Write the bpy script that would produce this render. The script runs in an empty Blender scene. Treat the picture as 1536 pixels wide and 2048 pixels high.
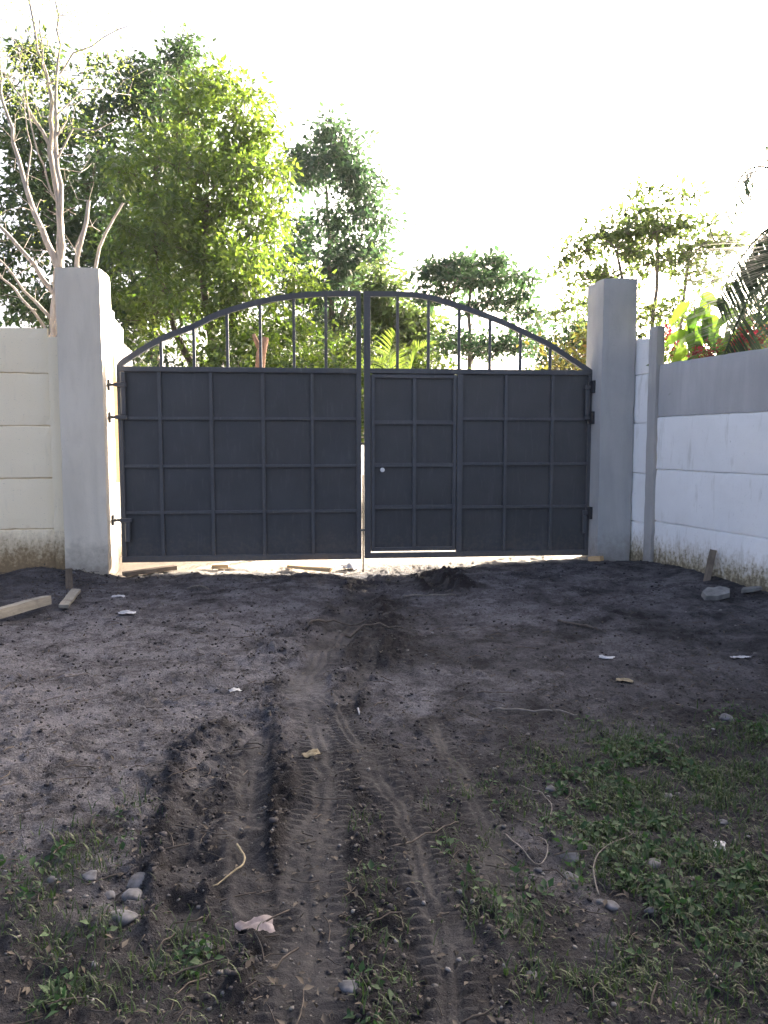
import bpy, bmesh, math, random
import numpy as np
from mathutils import Vector, Matrix, Euler

sc = bpy.context.scene
COL = sc.collection
R = math.radians

# ------------------------------------------------------------------ camera, sky, sun, exposure
cam_d = bpy.data.cameras.new('camera')
cam = bpy.data.objects.new('camera', cam_d)
COL.objects.link(cam)
cam.location = (0, 0, 1.5)
cam.rotation_euler = (R(90 - 5.124), 0, 0)
cam_d.sensor_fit = 'VERTICAL'
cam_d.sensor_height = 24.0
cam_d.lens = 24.0 * 1550.0 / 2048.0
cam_d.clip_start = 0.05
cam_d.clip_end = 2000
sc.camera = cam

SUN_AZ, SUN_EL = 41.0, 17.0        # degrees to the right of +Y, above the horizon
world = bpy.data.worlds.new('World')
sc.world = world
world.use_nodes = True
wn = world.node_tree
for n in list(wn.nodes):
    wn.nodes.remove(n)
sky = wn.nodes.new('ShaderNodeTexSky')
sky.sky_type = 'NISHITA'
sky.sun_disc = False
sky.sun_elevation = R(SUN_EL)
sky.sun_rotation = R(SUN_AZ)
sky.air_density = 0.42
sky.dust_density = 9.0
sky.ozone_density = 0.0
bgn = wn.nodes.new('ShaderNodeBackground')
bgn.inputs['Strength'].default_value = 0.15
won = wn.nodes.new('ShaderNodeOutputWorld')
wn.links.new(sky.outputs[0], bgn.inputs[0])
wn.links.new(bgn.outputs[0], won.inputs[0])

sun_d = bpy.data.lights.new('sun', 'SUN')
sun_d.energy = 5.0
sun_d.angle = R(0.53)
sun_d.color = (1.0, 0.93, 0.82)
sun = bpy.data.objects.new('sun', sun_d)
COL.objects.link(sun)
_sd = Vector((math.sin(R(SUN_AZ)) * math.cos(R(SUN_EL)), math.cos(R(SUN_AZ)) * math.cos(R(SUN_EL)), math.sin(R(SUN_EL))))
sun.rotation_euler = _sd.to_track_quat('Z', 'Y').to_euler()
sun.location = (8, 6, 12)

sc.view_settings.view_transform = 'Standard'
sc.view_settings.look = 'None'
sc.view_settings.exposure = 2.85
sc.view_settings.gamma = 1.0
sc.view_settings.use_curve_mapping = False

# ------------------------------------------------------------------ helpers
def tag(o, label=None, cat=None, group=None, kind=None):
    if label: o['label'] = label
    if cat: o['category'] = cat
    if group: o['group'] = group
    if kind: o['kind'] = kind
    return o

def empty(name, loc=(0, 0, 0), rz=0.0):
    o = bpy.data.objects.new(name, None)
    o.empty_display_size = 0.1
    COL.objects.link(o)
    o.location = loc
    o.rotation_euler = (0, 0, rz)
    return o

def link(name, me, mat=None, parent=None, loc=None, rot=None):
    o = bpy.data.objects.new(name, me)
    if mat is not None and not me.materials:
        me.materials.append(mat)
    COL.objects.link(o)
    if parent is not None: o.parent = parent
    if loc is not None: o.location = loc
    if rot is not None: o.rotation_euler = rot
    return o

def mesh_np(name, verts, faces, smooth=False, tint=None, mat_idx=None):
    """verts (n,3); faces (m,k) array, one face size."""
    me = bpy.data.meshes.new(name)
    verts = np.asarray(verts, np.float32); faces = np.asarray(faces, np.int32)
    m, k = faces.shape
    me.vertices.add(len(verts)); me.vertices.foreach_set('co', verts.ravel())
    me.loops.add(m * k); me.loops.foreach_set('vertex_index', faces.ravel())
    me.polygons.add(m)
    me.polygons.foreach_set('loop_start', np.arange(0, m * k, k, dtype=np.int32))
    me.polygons.foreach_set('loop_total', np.full(m, k, np.int32))
    if smooth: me.polygons.foreach_set('use_smooth', np.ones(m, bool))
    me.update(calc_edges=True)
    if tint is not None:
        a = me.color_attributes.new('tint', 'FLOAT_COLOR', 'POINT')
        t = np.ones((len(verts), 4), np.float32); t[:, :tint.shape[1]] = tint
        a.data.foreach_set('color', t.ravel())
    return me

BOXF = [(0, 3, 2, 1), (4, 5, 6, 7), (0, 1, 5, 4), (1, 2, 6, 5), (2, 3, 7, 6), (3, 0, 4, 7)]
def box_mesh(name, x0, x1, y0, y1, z0, z1, bev=0.0):
    me = bpy.data.meshes.new(name)
    v = [(x0, y0, z0), (x1, y0, z0), (x1, y1, z0), (x0, y1, z0), (x0, y0, z1), (x1, y0, z1), (x1, y1, z1), (x0, y1, z1)]
    if bev <= 0:
        me.from_pydata(v, [], BOXF); me.update(); return me
    bm = bmesh.new()
    vs = [bm.verts.new(c) for c in v]
    for f in BOXF: bm.faces.new([vs[i] for i in f])
    bmesh.ops.bevel(bm, geom=list(bm.edges), offset=bev, segments=1, affect='EDGES')
    bm.to_mesh(me); bm.free(); return me

def box(name, mat, parent, x0, x1, y0, y1, z0, z1, bev=0.0):
    return link(name, box_mesh(name, x0, x1, y0, y1, z0, z1, bev), mat, parent)

# value noise ------------------------------------------------------
def _hash(ix, iy, s):
    h = (ix.astype(np.int64) * 374761393 + iy.astype(np.int64) * 668265263 + s * 974634777) & 0xFFFFFFFF
    h = ((h ^ (h >> 13)) * 1274126177) & 0xFFFFFFFF
    h = (h ^ (h >> 16)) & 0xFFFFFFFF
    return h / 4294967295.0
def vn(x, y, s=0):
    x = np.asarray(x, float); y = np.asarray(y, float)
    ix = np.floor(x); iy = np.floor(y); fx = x - ix; fy = y - iy
    fx = fx * fx * fx * (fx * (fx * 6 - 15) + 10); fy = fy * fy * fy * (fy * (fy * 6 - 15) + 10)
    a = _hash(ix, iy, s); b = _hash(ix + 1, iy, s); c = _hash(ix, iy + 1, s); d = _hash(ix + 1, iy + 1, s)
    return (a + (b - a) * fx) + ((c + (d - c) * fx) - (a + (b - a) * fx)) * fy * 1.0
def fbm(x, y, s=0, o=4, g=0.5):
    t = 0; a = 1.0; n = 0
    for i in range(o):
        ang = 0.6 * i
        xr = x * math.cos(ang) - y * math.sin(ang); yr = x * math.sin(ang) + y * math.cos(ang)
        t = t + a * (vn(xr, yr, s + i * 17) - 0.5); n += a; a *= g
        x = x * 2.03; y = y * 2.03
    return t / n * 2
def sstep(a, b, x):
    t = np.clip((x - a) / (b - a), 0, 1); return t * t * (3 - 2 * t)

def rough_box(name, sx, sy, sz, nx, ny, nz, amp, seed, wav=2.0, chip=0.0):
    """box with subdivided, slightly uneven faces and worn edges. base at z=0, x 0..sx, y 0..sy"""
    bm = bmesh.new()
    V = {}
    def vert(i, j, k):
        key = (i, j, k)
        if key not in V:
            V[key] = bm.verts.new((sx * i / nx, sy * j / ny, sz * k / nz))
        return V[key]
    for i in range(nx):
        for k in range(nz):
            bm.faces.new((vert(i, 0, k), vert(i + 1, 0, k), vert(i + 1, 0, k + 1), vert(i, 0, k + 1)))
            bm.faces.new((vert(i, ny, k), vert(i, ny, k + 1), vert(i + 1, ny, k + 1), vert(i + 1, ny, k)))
    for j in range(ny):
        for k in range(nz):
            bm.faces.new((vert(0, j, k), vert(0, j, k + 1), vert(0, j + 1, k + 1), vert(0, j + 1, k)))
            bm.faces.new((vert(nx, j, k), vert(nx, j + 1, k), vert(nx, j + 1, k + 1), vert(nx, j, k + 1)))
    for i in range(nx):
        for j in range(ny):
            bm.faces.new((vert(i, j, 0), vert(i, j + 1, 0), vert(i + 1, j + 1, 0), vert(i + 1, j, 0)))
            bm.faces.new((vert(i, j, nz), vert(i + 1, j, nz), vert(i + 1, j + 1, nz), vert(i, j + 1, nz)))
    keys = list(V.keys())
    P = np.array([V[k].co[:] for k in keys])
    q = P * wav
    dx = fbm(q[:, 1] + q[:, 0] * .3, q[:, 2], seed, 3) * amp
    dy = fbm(q[:, 0] + 9 + q[:, 1] * .3, q[:, 2], seed + 5, 3) * amp
    dz = fbm(q[:, 0] * 2 + 4, q[:, 1] * 2, seed + 9, 3) * amp
    rnd = np.random.RandomState(seed)
    for n_, k in enumerate(keys):
        onx = k[0] in (0, nx); ony = k[1] in (0, ny); onz = k[2] in (0, nz)
        c = P[n_].copy()
        if onx: c[0] += dx[n_]
        if ony: c[1] += dy[n_]
        if onz: c[2] += dz[n_]
        if chip > 0 and (onx + ony + onz) >= 2:
            e = chip * (0.35 + 0.9 * rnd.rand() ** 3)
            ctr = np.array([sx, sy, sz]) / 2
            for ax, on in enumerate((onx, ony, onz)):
                if on: c[ax] += math.copysign(min(e, 0.3 * (sx, sy, sz)[ax]), ctr[ax] - c[ax])
        V[k].co = c
    me = bpy.data.meshes.new(name)
    bm.normal_update(); bm.to_mesh(me); bm.free()
    return me

# ------------------------------------------------------------------ materials
class NT:
    def __init__(s, name):
        s.m = bpy.data.materials.new(name); s.m.use_nodes = True
        s.t = s.m.node_tree; s.n = s.t.nodes
        s.b = s.n['Principled BSDF']; s.out = s.n['Material Output']
    def node(s, ty, **kw):
        n = s.n.new(ty)
        for k, v in kw.items(): setattr(n, k, v)
        return n
    def L(s, a, b): s.t.links.new(a, b)
    def coord(s, kind='Object'):
        return s.node('ShaderNodeTexCoord').outputs[kind]
    def pos(s): return s.node('ShaderNodeNewGeometry').outputs['Position']
    def mapping(s, vec, scale=(1, 1, 1), loc=(0, 0, 0)):
        n = s.node('ShaderNodeMapping'); n.inputs['Scale'].default_value = scale; n.inputs['Location'].default_value = loc
        s.L(vec, n.inputs['Vector']); return n.outputs[0]
    def noise(s, vec, scale, detail=4, rough=0.55, dist=0.0):
        n = s.node('ShaderNodeTexNoise'); n.inputs['Scale'].default_value = scale
        n.inputs['Detail'].default_value = detail; n.inputs['Roughness'].default_value = rough; n.inputs['Distortion'].default_value = dist
        s.L(vec, n.inputs['Vector']); return n.outputs[0]
    def ramp(s, fac, stops):
        n = s.node('ShaderNodeValToRGB'); cr = n.color_ramp
        while len(cr.elements) < len(stops): cr.elements.new(0.5)
        for e, (p, c) in zip(cr.elements, stops):
            e.position = p; e.color = (c, c, c, 1) if not hasattr(c, '__len__') else (*c, 1)
        s.L(fac, n.inputs[0]); return n.outputs[0]
    def mix(s, fac, a, b, bt='MIX'):
        n = s.node('ShaderNodeMix', data_type='RGBA', blend_type=bt)
        for sock, val in ((0, fac), (6, a), (7, b)):
            if hasattr(val, 'is_linked') or hasattr(val, 'links'): s.L(val, n.inputs[sock])
            elif hasattr(val, '__len__'): n.inputs[sock].default_value = (*val, 1)
            else: n.inputs[sock].default_value = val
        return n.outputs[2]
    def math(s, op, a, b=0.0, clamp=False):
        n = s.node('ShaderNodeMath', operation=op); n.use_clamp = clamp
        for i, v in enumerate((a, b)):
            if hasattr(v, 'links'): s.L(v, n.inputs[i])
            else: n.inputs[i].default_value = v
        return n.outputs[0]
    def bump(s, h, strength=0.3, dist=0.01, prev=None):
        n = s.node('ShaderNodeBump'); n.inputs['Strength'].default_value = strength; n.inputs['Distance'].default_value = dist
        s.L(h, n.inputs['Height'])
        if prev is not None: s.L(prev, n.inputs['Normal'])
        return n.outputs[0]
    def done(s, color, rough=0.7, normal=None, metal=0.0, spec=0.5):
        for key, v in (('Base Color', color), ('Roughness', rough)):
            if hasattr(v, 'links'): s.L(v, s.b.inputs[key])
            elif hasattr(v, '__len__'): s.b.inputs[key].default_value = (*v, 1)
            else: s.b.inputs[key].default_value = v
        s.b.inputs['Metallic'].default_value = metal
        s.b.inputs['Specular IOR Level'].default_value = spec
        if normal is not None: s.L(normal, s.b.inputs['Normal'])
        return s.m

def mat_concrete(name, c1, c2, c3, scale=1.6):
    t = NT(name); p = t.pos()
    n1 = t.noise(p, scale, 5, .6, .4); n2 = t.noise(t.mapping(p, (6, 6, 1.2)), 2.0, 5, .6)
    n3 = t.noise(p, 60, 3, .6)
    c = t.mix(t.ramp(n1, [(.32, 0.), (.68, 1.)]), c1, c2)
    c = t.mix(t.math('MULTIPLY', t.ramp(n2, [(.5, 0.), (.75, 1.)]), .45), c, c3)
    c = t.mix(t.math('MULTIPLY', t.ramp(n3, [(.62, 0.), (.7, 1.)]), .25), c, (c3[0] * .6, c3[1] * .6, c3[2] * .6))
    n5 = t.noise(p, 9, 6, .7); n6 = t.noise(t.mapping(p, (3.5, 3.5, .5)), 1.3, 5, .6, .5)
    c = t.mix(t.math('MULTIPLY', t.ramp(n6, [(.42, 0.), (.72, 1.)]), .5), c, tuple(x * .76 for x in c1))
    sep = t.node('ShaderNodeSeparateXYZ'); t.L(p, sep.inputs[0])
    mr = t.node('ShaderNodeMapRange'); mr.inputs[1].default_value = .42; mr.inputs[2].default_value = .0
    t.L(t.math('ADD', sep.outputs[2], t.math('MULTIPLY', t.math('SUBTRACT', n5, .5), -.7)), mr.inputs[0])
    c = t.mix(t.math('MULTIPLY', mr.outputs[0], .65), c, (.13, .105, .085))
    return t.done(c, .85, t.bump(t.math('ADD', t.math('MULTIPLY', n1, .8), t.math('MULTIPLY', n3, .35)), .35, .012), spec=.3)

def mat_wallpaint(name, base, mottled, grime, low, band=(0.0, 0.42), streak=.5, moss=None):
    """lime-washed precast panel; splashed soil and mould near the foot"""
    t = NT(name); p = t.pos()
    n1 = t.noise(p, 1.3, 5, .6, .3); n2 = t.noise(t.mapping(p, (5, 5, .9)), 2.2, 6, .65); n3 = t.noise(p, 26, 5, .65); n4 = t.noise(t.mapping(p, (9, 9, 3.2)), 2.0, 6, .7, .4)
    c = t.mix(t.ramp(n1, [(.35, 0.), (.7, 1.)]), base, mottled)
    c = t.mix(t.math('MULTIPLY', t.ramp(n2, [(.56, 0.), (.74, 1.)]), streak), c, grime)
    sep = t.node('ShaderNodeSeparateXYZ'); t.L(p, sep.inputs[0])
    zz = t.math('ADD', sep.outputs[2], t.math('MULTIPLY', t.math('SUBTRACT', n4, .5), -.45))
    z2 = t.math('ADD', zz, t.math('MULTIPLY', t.math('SUBTRACT', n3, .5), -.28))
    m1 = t.node('ShaderNodeMapRange'); m1.interpolation_type = 'SMOOTHSTEP'
    m1.inputs[1].default_value = band[1]; m1.inputs[2].default_value = band[0]
    t.L(z2, m1.inputs[0])
    c = t.mix(t.math('MULTIPLY', m1.outputs[0], .95), c, low)
    m2 = t.node('ShaderNodeMapRange'); m2.inputs[1].default_value = band[1] * .55; m2.inputs[2].default_value = band[0] - .06
    t.L(t.math('ADD', zz, t.math('MULTIPLY', t.math('SUBTRACT', n3, .5), -1.0)), m2.inputs[0])
    c = t.mix(t.math('MULTIPLY', m2.outputs[0], .6), c, moss or (.03, .026, .02))
    sp = t.ramp(t.noise(p, 70, 2, .5), [(.69, 0.), (.73, 1.)])
    c = t.mix(t.math('MULTIPLY', sp, .35), c, (.12, .1, .08))
    return t.done(c, .9, t.bump(t.math('ADD', n3, t.math('MULTIPLY', n1, .6)), .25, .008), spec=.25)

def mat_gate(name, k):
    t = NT(name); p = t.coord('Object'); w = t.pos()
    n1 = t.noise(w, 2.4, 5, .6, .3); n2 = t.noise(w, 90, 3, .6); n3 = t.noise(t.mapping(w, (14, 14, 2)), 2, 5, .6)
    c = t.mix(t.ramp(n1, [(.35, 0.), (.7, 1.)]), (.036 * k, .0385 * k, .045 * k), (.047 * k, .0495 * k, .056 * k))
    c = t.mix(t.math('MULTIPLY', t.ramp(n3, [(.55, 0.), (.78, 1.)]), .5), c, (.085 * k, .085 * k, .09 * k))
    # dust and dried mud splashed up from the ground
    sep = t.node('ShaderNodeSeparateXYZ'); t.L(w, sep.inputs[0])
    n5 = t.noise(w, 22, 6, .7); n6 = t.noise(t.mapping(w, (5, 5, 1.5)), 1.6, 5, .6)
    zz = t.math('ADD', sep.outputs[2], t.math('MULTIPLY', t.math('SUBTRACT', n5, .5), -1.5))
    mr = t.node('ShaderNodeMapRange'); mr.inputs[1].default_value = .38; mr.inputs[2].default_value = -.05; t.L(zz, mr.inputs[0])
    c = t.mix(t.math('MULTIPLY', mr.outputs[0], .6), c, (.11, .095, .082))
    c = t.mix(t.math('MULTIPLY', t.ramp(n6, [(.5, 0.), (.8, 1.)]), .25), c, (.062, .064, .07))
    c = t.mix(t.math('MULTIPLY', t.ramp(t.noise(w, 130, 2, .5), [(.70, 0.), (.74, 1.)]), .25), c, (.16, .15, .14))
    r = t.ramp(n6, [(.3, .34), (.7, .52)])
    return t.done(c, r, t.bump(t.math('ADD', n2, t.math('MULTIPLY', n1, 2.0)), .06, .004), spec=.5)

def mat_wood(name, c1, c2, dirt=.4):
    t = NT(name); p = t.coord('Object')
    g = t.noise(t.mapping(p, (3, 45, 45)), 1.6, 6, .65, 1.2); n = t.noise(p, 7, 5, .6)
    c = t.mix(t.ramp(g, [(.3, 0.), (.7, 1.)]), c1, c2)
    c = t.mix(t.math('MULTIPLY', t.ramp(n, [(.5, 0.), (.7, 1.)]), dirt), c, (.045, .036, .03))
    return t.done(c, .8, t.bump(g, .4, .004), spec=.25)

def mat_leaf(name, dark, light, trans, tmix=.45, rough=.45):
    """tint.r picks between two leaf colours, tint.g is the leaf's own brightness"""
    t = NT(name)
    a = t.node('ShaderNodeAttribute'); a.attribute_name = 'tint'
    sep = t.node('ShaderNodeSeparateColor'); t.L(a.outputs['Color'], sep.inputs[0])
    c = t.mix(sep.outputs[0], dark, light)
    tc = t.mix(sep.outputs[0], (trans[0] * .55, trans[1] * .75, trans[2] * .7), trans)
    t.done(c, rough, spec=.4)
    tr = t.node('ShaderNodeBsdfTranslucent'); t.L(tc, tr.inputs[0])
    mx = t.node('ShaderNodeMixShader'); mx.inputs[0].default_value = tmix
    t.L(t.b.outputs[0], mx.inputs[1]); t.L(tr.outputs[0], mx.inputs[2]); t.L(mx.outputs[0], t.out.inputs[0])
    return t.m

def mat_bark(name, c1, c2):
    t = NT(name); p = t.pos()
    n = t.noise(t.mapping(p, (9, 9, 2)), 2.2, 6, .65, .6); n2 = t.noise(p, 3, 4)
    c = t.mix(t.ramp(n, [(.35, 0.), (.65, 1.)]), c1, c2)
    return t.done(c, .9, t.bump(n, .6, .02), spec=.2)

def mat_plain(name, col, rough=.6, var=.25, scale=8, spec=.4, metal=0):
    t = NT(name); p = t.coord('Object'); n = t.noise(p, scale, 5, .6)
    c = t.mix(t.ramp(n, [(.35, 0.), (.68, 1.)]), tuple(x * (1 - var) for x in col), tuple(min(1, x * (1 + var * .6)) for x in col))
    return t.done(c, rough, t.bump(n, .2, .005), spec=spec, metal=metal)

def mat_ground():
    t = NT('soil')
    a = t.node('ShaderNodeAttribute'); a.attribute_name = 'tint'
    sep = t.node('ShaderNodeSeparateColor'); t.L(a.outputs['Color'], sep.inputs[0])
    dry, wet, red = sep.outputs
    p = t.pos()
    n1 = t.noise(p, 3.2, 6, .65, .4); n2 = t.noise(p, 17, 6, .7, .2); n3 = t.noise(p, 85, 5, .7); n4 = t.noise(p, 260, 3, .7)
    c = t.mix(t.ramp(n2, [(.3, 0.), (.7, 1.)]), (.0090, .0085, .0106), (.0255, .0242, .0290))
    c = t.mix(t.math('MULTIPLY', red, t.ramp(n1, [(.3, .55), (.7, 1.)])), c, t.mix(n2, (.0155, .0132, .0142), (.038, .032, .0335)))
    dm = t.math('MULTIPLY', dry, t.ramp(t.math('ADD', t.math('MULTIPLY', n1, .4), t.math('ADD', t.math('MULTIPLY', n2, .35), t.math('MULTIPLY', n3, .25))), [(.39, 0.), (.56, 1.)]))
    c = t.mix(dm, c, t.mix(n3, (.110, .105, .120), (.270, .263, .288)))
    # pale grit and specks of broken mortar
    sp = t.ramp(n4, [(.70, 0.), (.76, 1.)])
    c = t.mix(t.math('MULTIPLY', sp, .3), c, (.24, .22, .21))
    dk = t.ramp(n3, [(.30, 1.), (.42, 0.)])
    c = t.mix(t.math('MULTIPLY', dk, .55), c, (.007, .0065, .007))
    c = t.mix(t.math('MULTIPLY', wet, .6), c, (.021, .0212, .027))
    c = t.mix(a.outputs['Alpha'], c, t.mix(n2, (.40, .35, .29), (.56, .51, .44)))  # alpha whitens the soil where the sunlit strip shows under the gate
    rr = t.math('SUBTRACT', .93, t.math('MULTIPLY', wet, t.ramp(n2, [(.3, .42), (.7, .2)])))
    h = t.math('ADD', t.math('ADD', t.math('MULTIPLY', n2, 1.0), t.math('MULTIPLY', n3, .7)), t.math('MULTIPLY', n4, .25))
    nb = t.node('ShaderNodeBump'); nb.inputs['Distance'].default_value = .05
    t.L(h, nb.inputs['Height'])
    t.L(t.math('SUBTRACT', .95, t.math('MULTIPLY', wet, .5)), nb.inputs['Strength'])
    return t.done(c, rr, nb.outputs[0], spec=.22)

def mat_tinted(name, dark, light, rough=.8, scale=30, spec=.3):
    t = NT(name)
    a = t.node('ShaderNodeAttribute'); a.attribute_name = 'tint'
    sep = t.node('ShaderNodeSeparateColor'); t.L(a.outputs['Color'], sep.inputs[0])
    n = t.noise(t.pos(), scale, 4, .6)
    c = t.mix(sep.outputs[0], dark, light)
    c = t.mix(t.math('MULTIPLY', t.ramp(n, [(.4, 0.), (.65, 1.)]), .5), c, tuple(x * .5 for x in dark))
    return t.done(c, rough, t.bump(n, .5, .01), spec=spec)

M = {}
M['pillarL'] = mat_concrete('plaster_light', (.69, .61, .50), (.74, .66, .55), (.61, .54, .44))
M['pillarR'] = mat_concrete('plaster_grey', (.38, .378, .375), (.45, .445, .435), (.31, .31, .31))
M['panelgrey'] = mat_concrete('bare_concrete', (.40, .40, .41), (.47, .47, .475), (.36, .36, .37))
M['post'] = mat_concrete('post_concrete', (.38, .37, .36), (.46, .45, .435), (.27, .265, .255))
M['wallR'] = mat_wallpaint('whitewash', (.87, .86, .85), (.79, .78, .77), (.44, .42, .36), (.34, .275, .165), (.14, .50), .5)
M['wallL'] = mat_wallpaint('cream_wash', (.94, .81, .60), (.92, .78, .56), (.56, .49, .38), (.34, .235, .125), (.14, .58), .3, (.15, .10, .055))
M['wallI'] = mat_wallpaint('white_inner', (.78, .775, .75), (.72, .71, .68), (.55, .52, .45), (.4, .34, .25))
M['postW'] = mat_wallpaint('old_white_post', (.62, .61, .60), (.48, .47, .45), (.24, .23, .21), (.2, .18, .15), (0, .3), .9)
M['gate'] = mat_gate('gate_frame_lit_paint', 1.55)  # same paint as the sheets, lightened to imitate light on the tubes
M['sheet'] = mat_gate('gate_sheet_paint', 1.12)
M['hinge'] = mat_plain('dark_steel', (.03, .031, .036), .5, .3, 20)
M['rust'] = mat_plain('rusty_rod', (.10, .065, .045), .8, .4, 30)
M['knob'] = mat_plain('white_knob', (.75, .75, .76), .3, .05)
M['woodtan'] = mat_wood('pine', (.52, .33, .16), (.62, .43, .24), .15)
M['woodgrey'] = mat_wood('weathered_timber', (.20, .185, .155), (.30, .28, .24), .45)
M['wooddark'] = mat_wood('wet_timber', (.10, .078, .06), (.19, .15, .115), .5)
M['stone'] = mat_plain('river_stone', (.115, .115, .128), .9, .55, 26)
M['slab'] = mat_plain('broken_concrete', (.20, .195, .19), .9, .4, 10)
M['paper'] = mat_plain('white_scrap', (.42, .42, .44), .6, .35, 25)
M['pink'] = mat_plain('pinkish_wrapper', (.19, .16, .17), .65, .45, 30)
M['straw'] = mat_plain('dry_straw', (.23, .19, .12), .75, .35, 30)
M['twig'] = mat_plain('twig_bark', (.085, .070, .060), .85, .4, 40)
M['palewood'] = mat_plain('pale_stick', (.17, .15, .135), .85, .4, 30)
M['ground'] = mat_ground()
M['clod'] = mat_tinted('clods', (.014, .0127, .0142), (.055, .050, .054))
M['gravel'] = mat_tinted('grit', (.06, .057, .056), (.22, .21, .21))
M['litter'] = mat_leaf('dead_leaf', (.035, .027, .022), (.13, .11, .09), (.08, .06, .04), .1, .8)
M['grass'] = mat_leaf('grass_blade', (.020, .038, .017), (.060, .085, .036), (.08, .14, .03), .3, .5)
M['weed'] = mat_leaf('weed_leaf', (.022, .055, .022), (.055, .105, .040), (.06, .13, .03), .3, .65)
M['leafA'] = mat_leaf('leaf_bright', (.026, .046, .020), (.068, .100, .025), (.32, .42, .045), .33, .32)
M['leafD'] = mat_leaf('leaf_dark', (.017, .034, .024), (.045, .072, .038), (.15, .23, .06), .32, .38)
M['leafB'] = mat_leaf('leaf_blue', (.022, .044, .036), (.052, .084, .052), (.15, .24, .09), .32, .4)
M['leafO'] = mat_leaf('leaf_olive', (.050, .070, .040), (.10, .115, .045), (.24, .28, .07), .42, .45)
M['leafF'] = mat_leaf('leaf_feather', (.09, .12, .04), (.18, .22, .05), (.5, .55, .1), .55, .5)
M['leafC'] = mat_leaf('leaf_croton', (.06, .085, .02), (.20, .085, .03), (.32, .26, .05), .4, .4)
M['palm'] = mat_leaf('palm_leaf', (.020, .032, .026), (.040, .058, .036), (.05, .09, .035), .22, .4)
M['palmY'] = mat_leaf('palm_young', (.07, .12, .02), (.15, .21, .03), (.36, .44, .06), .45, .4)
M['big'] = mat_leaf('broad_leaf', (.020, .060, .024), (.07, .11, .020), (.20, .32, .03), .42, .35)
M['red'] = mat_leaf('red_petal', (.28, .018, .04), (.50, .04, .09), (.45, .04, .07), .3, .5)
M['barkP'] = mat_bark('bark_pale', (.27, .235, .20), (.47, .42, .365))
M['barkD'] = mat_bark('bark_dark', (.06, .048, .040), (.13, .105, .085))
M['barkR'] = mat_bark('bark_reddish', (.16, .09, .06), (.26, .16, .11))
M['barkG'] = mat_bark('bark_grey', (.13, .11, .10), (.22, .19, .17))

# ------------------------------------------------------------------ ground
PHI = math.atan2(.57, 5.61)
GU = np.array([math.cos(PHI), math.sin(PHI)]); GW = np.array([-math.sin(PHI), math.cos(PHI)])
GO = np.array([-3.066, 9.0])
TRACKS = [  # centre line, half width, depth, tread strength
    ([(-.29, 6.56), (-.41, 5.51), (-.48, 4.96), (-.46, 4.42), (-.32, 3.8), (-.26, 3.34), (-.26, 2.97), (-.25, 2.54), (-.23, 2.17), (-.21, 1.7), (-.18, 1.0)], .115, .013, 1.0),
    ([(-.39, 4.6), (-.21, 4.09), (-.07, 3.56), (.05, 3.14), (.12, 2.74), (.15, 2.43), (.18, 2.13), (.19, 1.7), (.2, 1.0)], .085, .004, 1.0),
    ([(-.72, 4.15), (-.79, 3.68), (-.79, 3.34), (-.74, 2.97), (-.68, 2.61), (-.59, 2.3)], .085, .024, .3),
    ([(-.64, 3.9), (-.60, 3.34), (-.56, 2.97), (-.50, 2.61), (-.42, 2.32)], .085, .020, .6),
    ([(-.19, 8.75), (-.23, 7.55), (-.31, 6.47), (-.41, 5.51)], .15, .020, .25),
    ([(.24, 4.2), (.33, 3.62), (.38, 3.24), (.4, 2.75), (.40, 2.2)], .06, .001, .6),
    ([(.47, 9.1), (.56, 8.3), (.62, 7.8)], .10, .06, .0),
    ([(-.05, 5.6), (-.12, 5.0), (-.2, 4.6), (-.22, 4.2)], .06, .018, .0),
]
RIDGES = [([(-.68, 4.75), (-.60, 4.09), (-.52, 3.68), (-.46, 3.34), (-.42, 2.97), (-.38, 2.67)], .07, .016),
          ([(-.93, 4.0), (-.93, 3.4), (-.88, 2.9), (-.80, 2.5)], .07, .004),
          ([(-.02, 7.4), (.02, 6.4), (.02, 5.6), (.06, 5.1)], .15, .032),
          ([(-.62, 6.3), (-.80, 5.7), (-.78, 5.2)], .16, .026),
          ([(.72, 9.0), (.80, 8.2), (.75, 7.7)], .12, .05)]
def polydist(x, y, pts):
    best = np.full(x.shape, 1e9); lat = np.zeros(x.shape); along = np.zeros(x.shape); s0 = 0.0
    endf = np.ones(x.shape)
    for (ax, ay), (bx, by) in zip(pts[:-1], pts[1:]):
        ex, ey = bx - ax, by - ay; l = math.hypot(ex, ey); ex /= l; ey /= l
        t = (x - ax) * ex + (y - ay) * ey; tc = np.clip(t, 0, l)
        d = np.hypot(x - ax - tc * ex, y - ay - tc * ey)
        la = (x - ax) * (-ey) + (y - ay) * ex
        m = d < best
        best = np.where(m, d, best); lat = np.where(m, la, lat); along = np.where(m, s0 + t, along); s0 += l
    endf = sstep(-.12, .12, along) * (1 - sstep(s0 - .12, s0 + .12, along))
    return best, lat, along, endf

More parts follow.
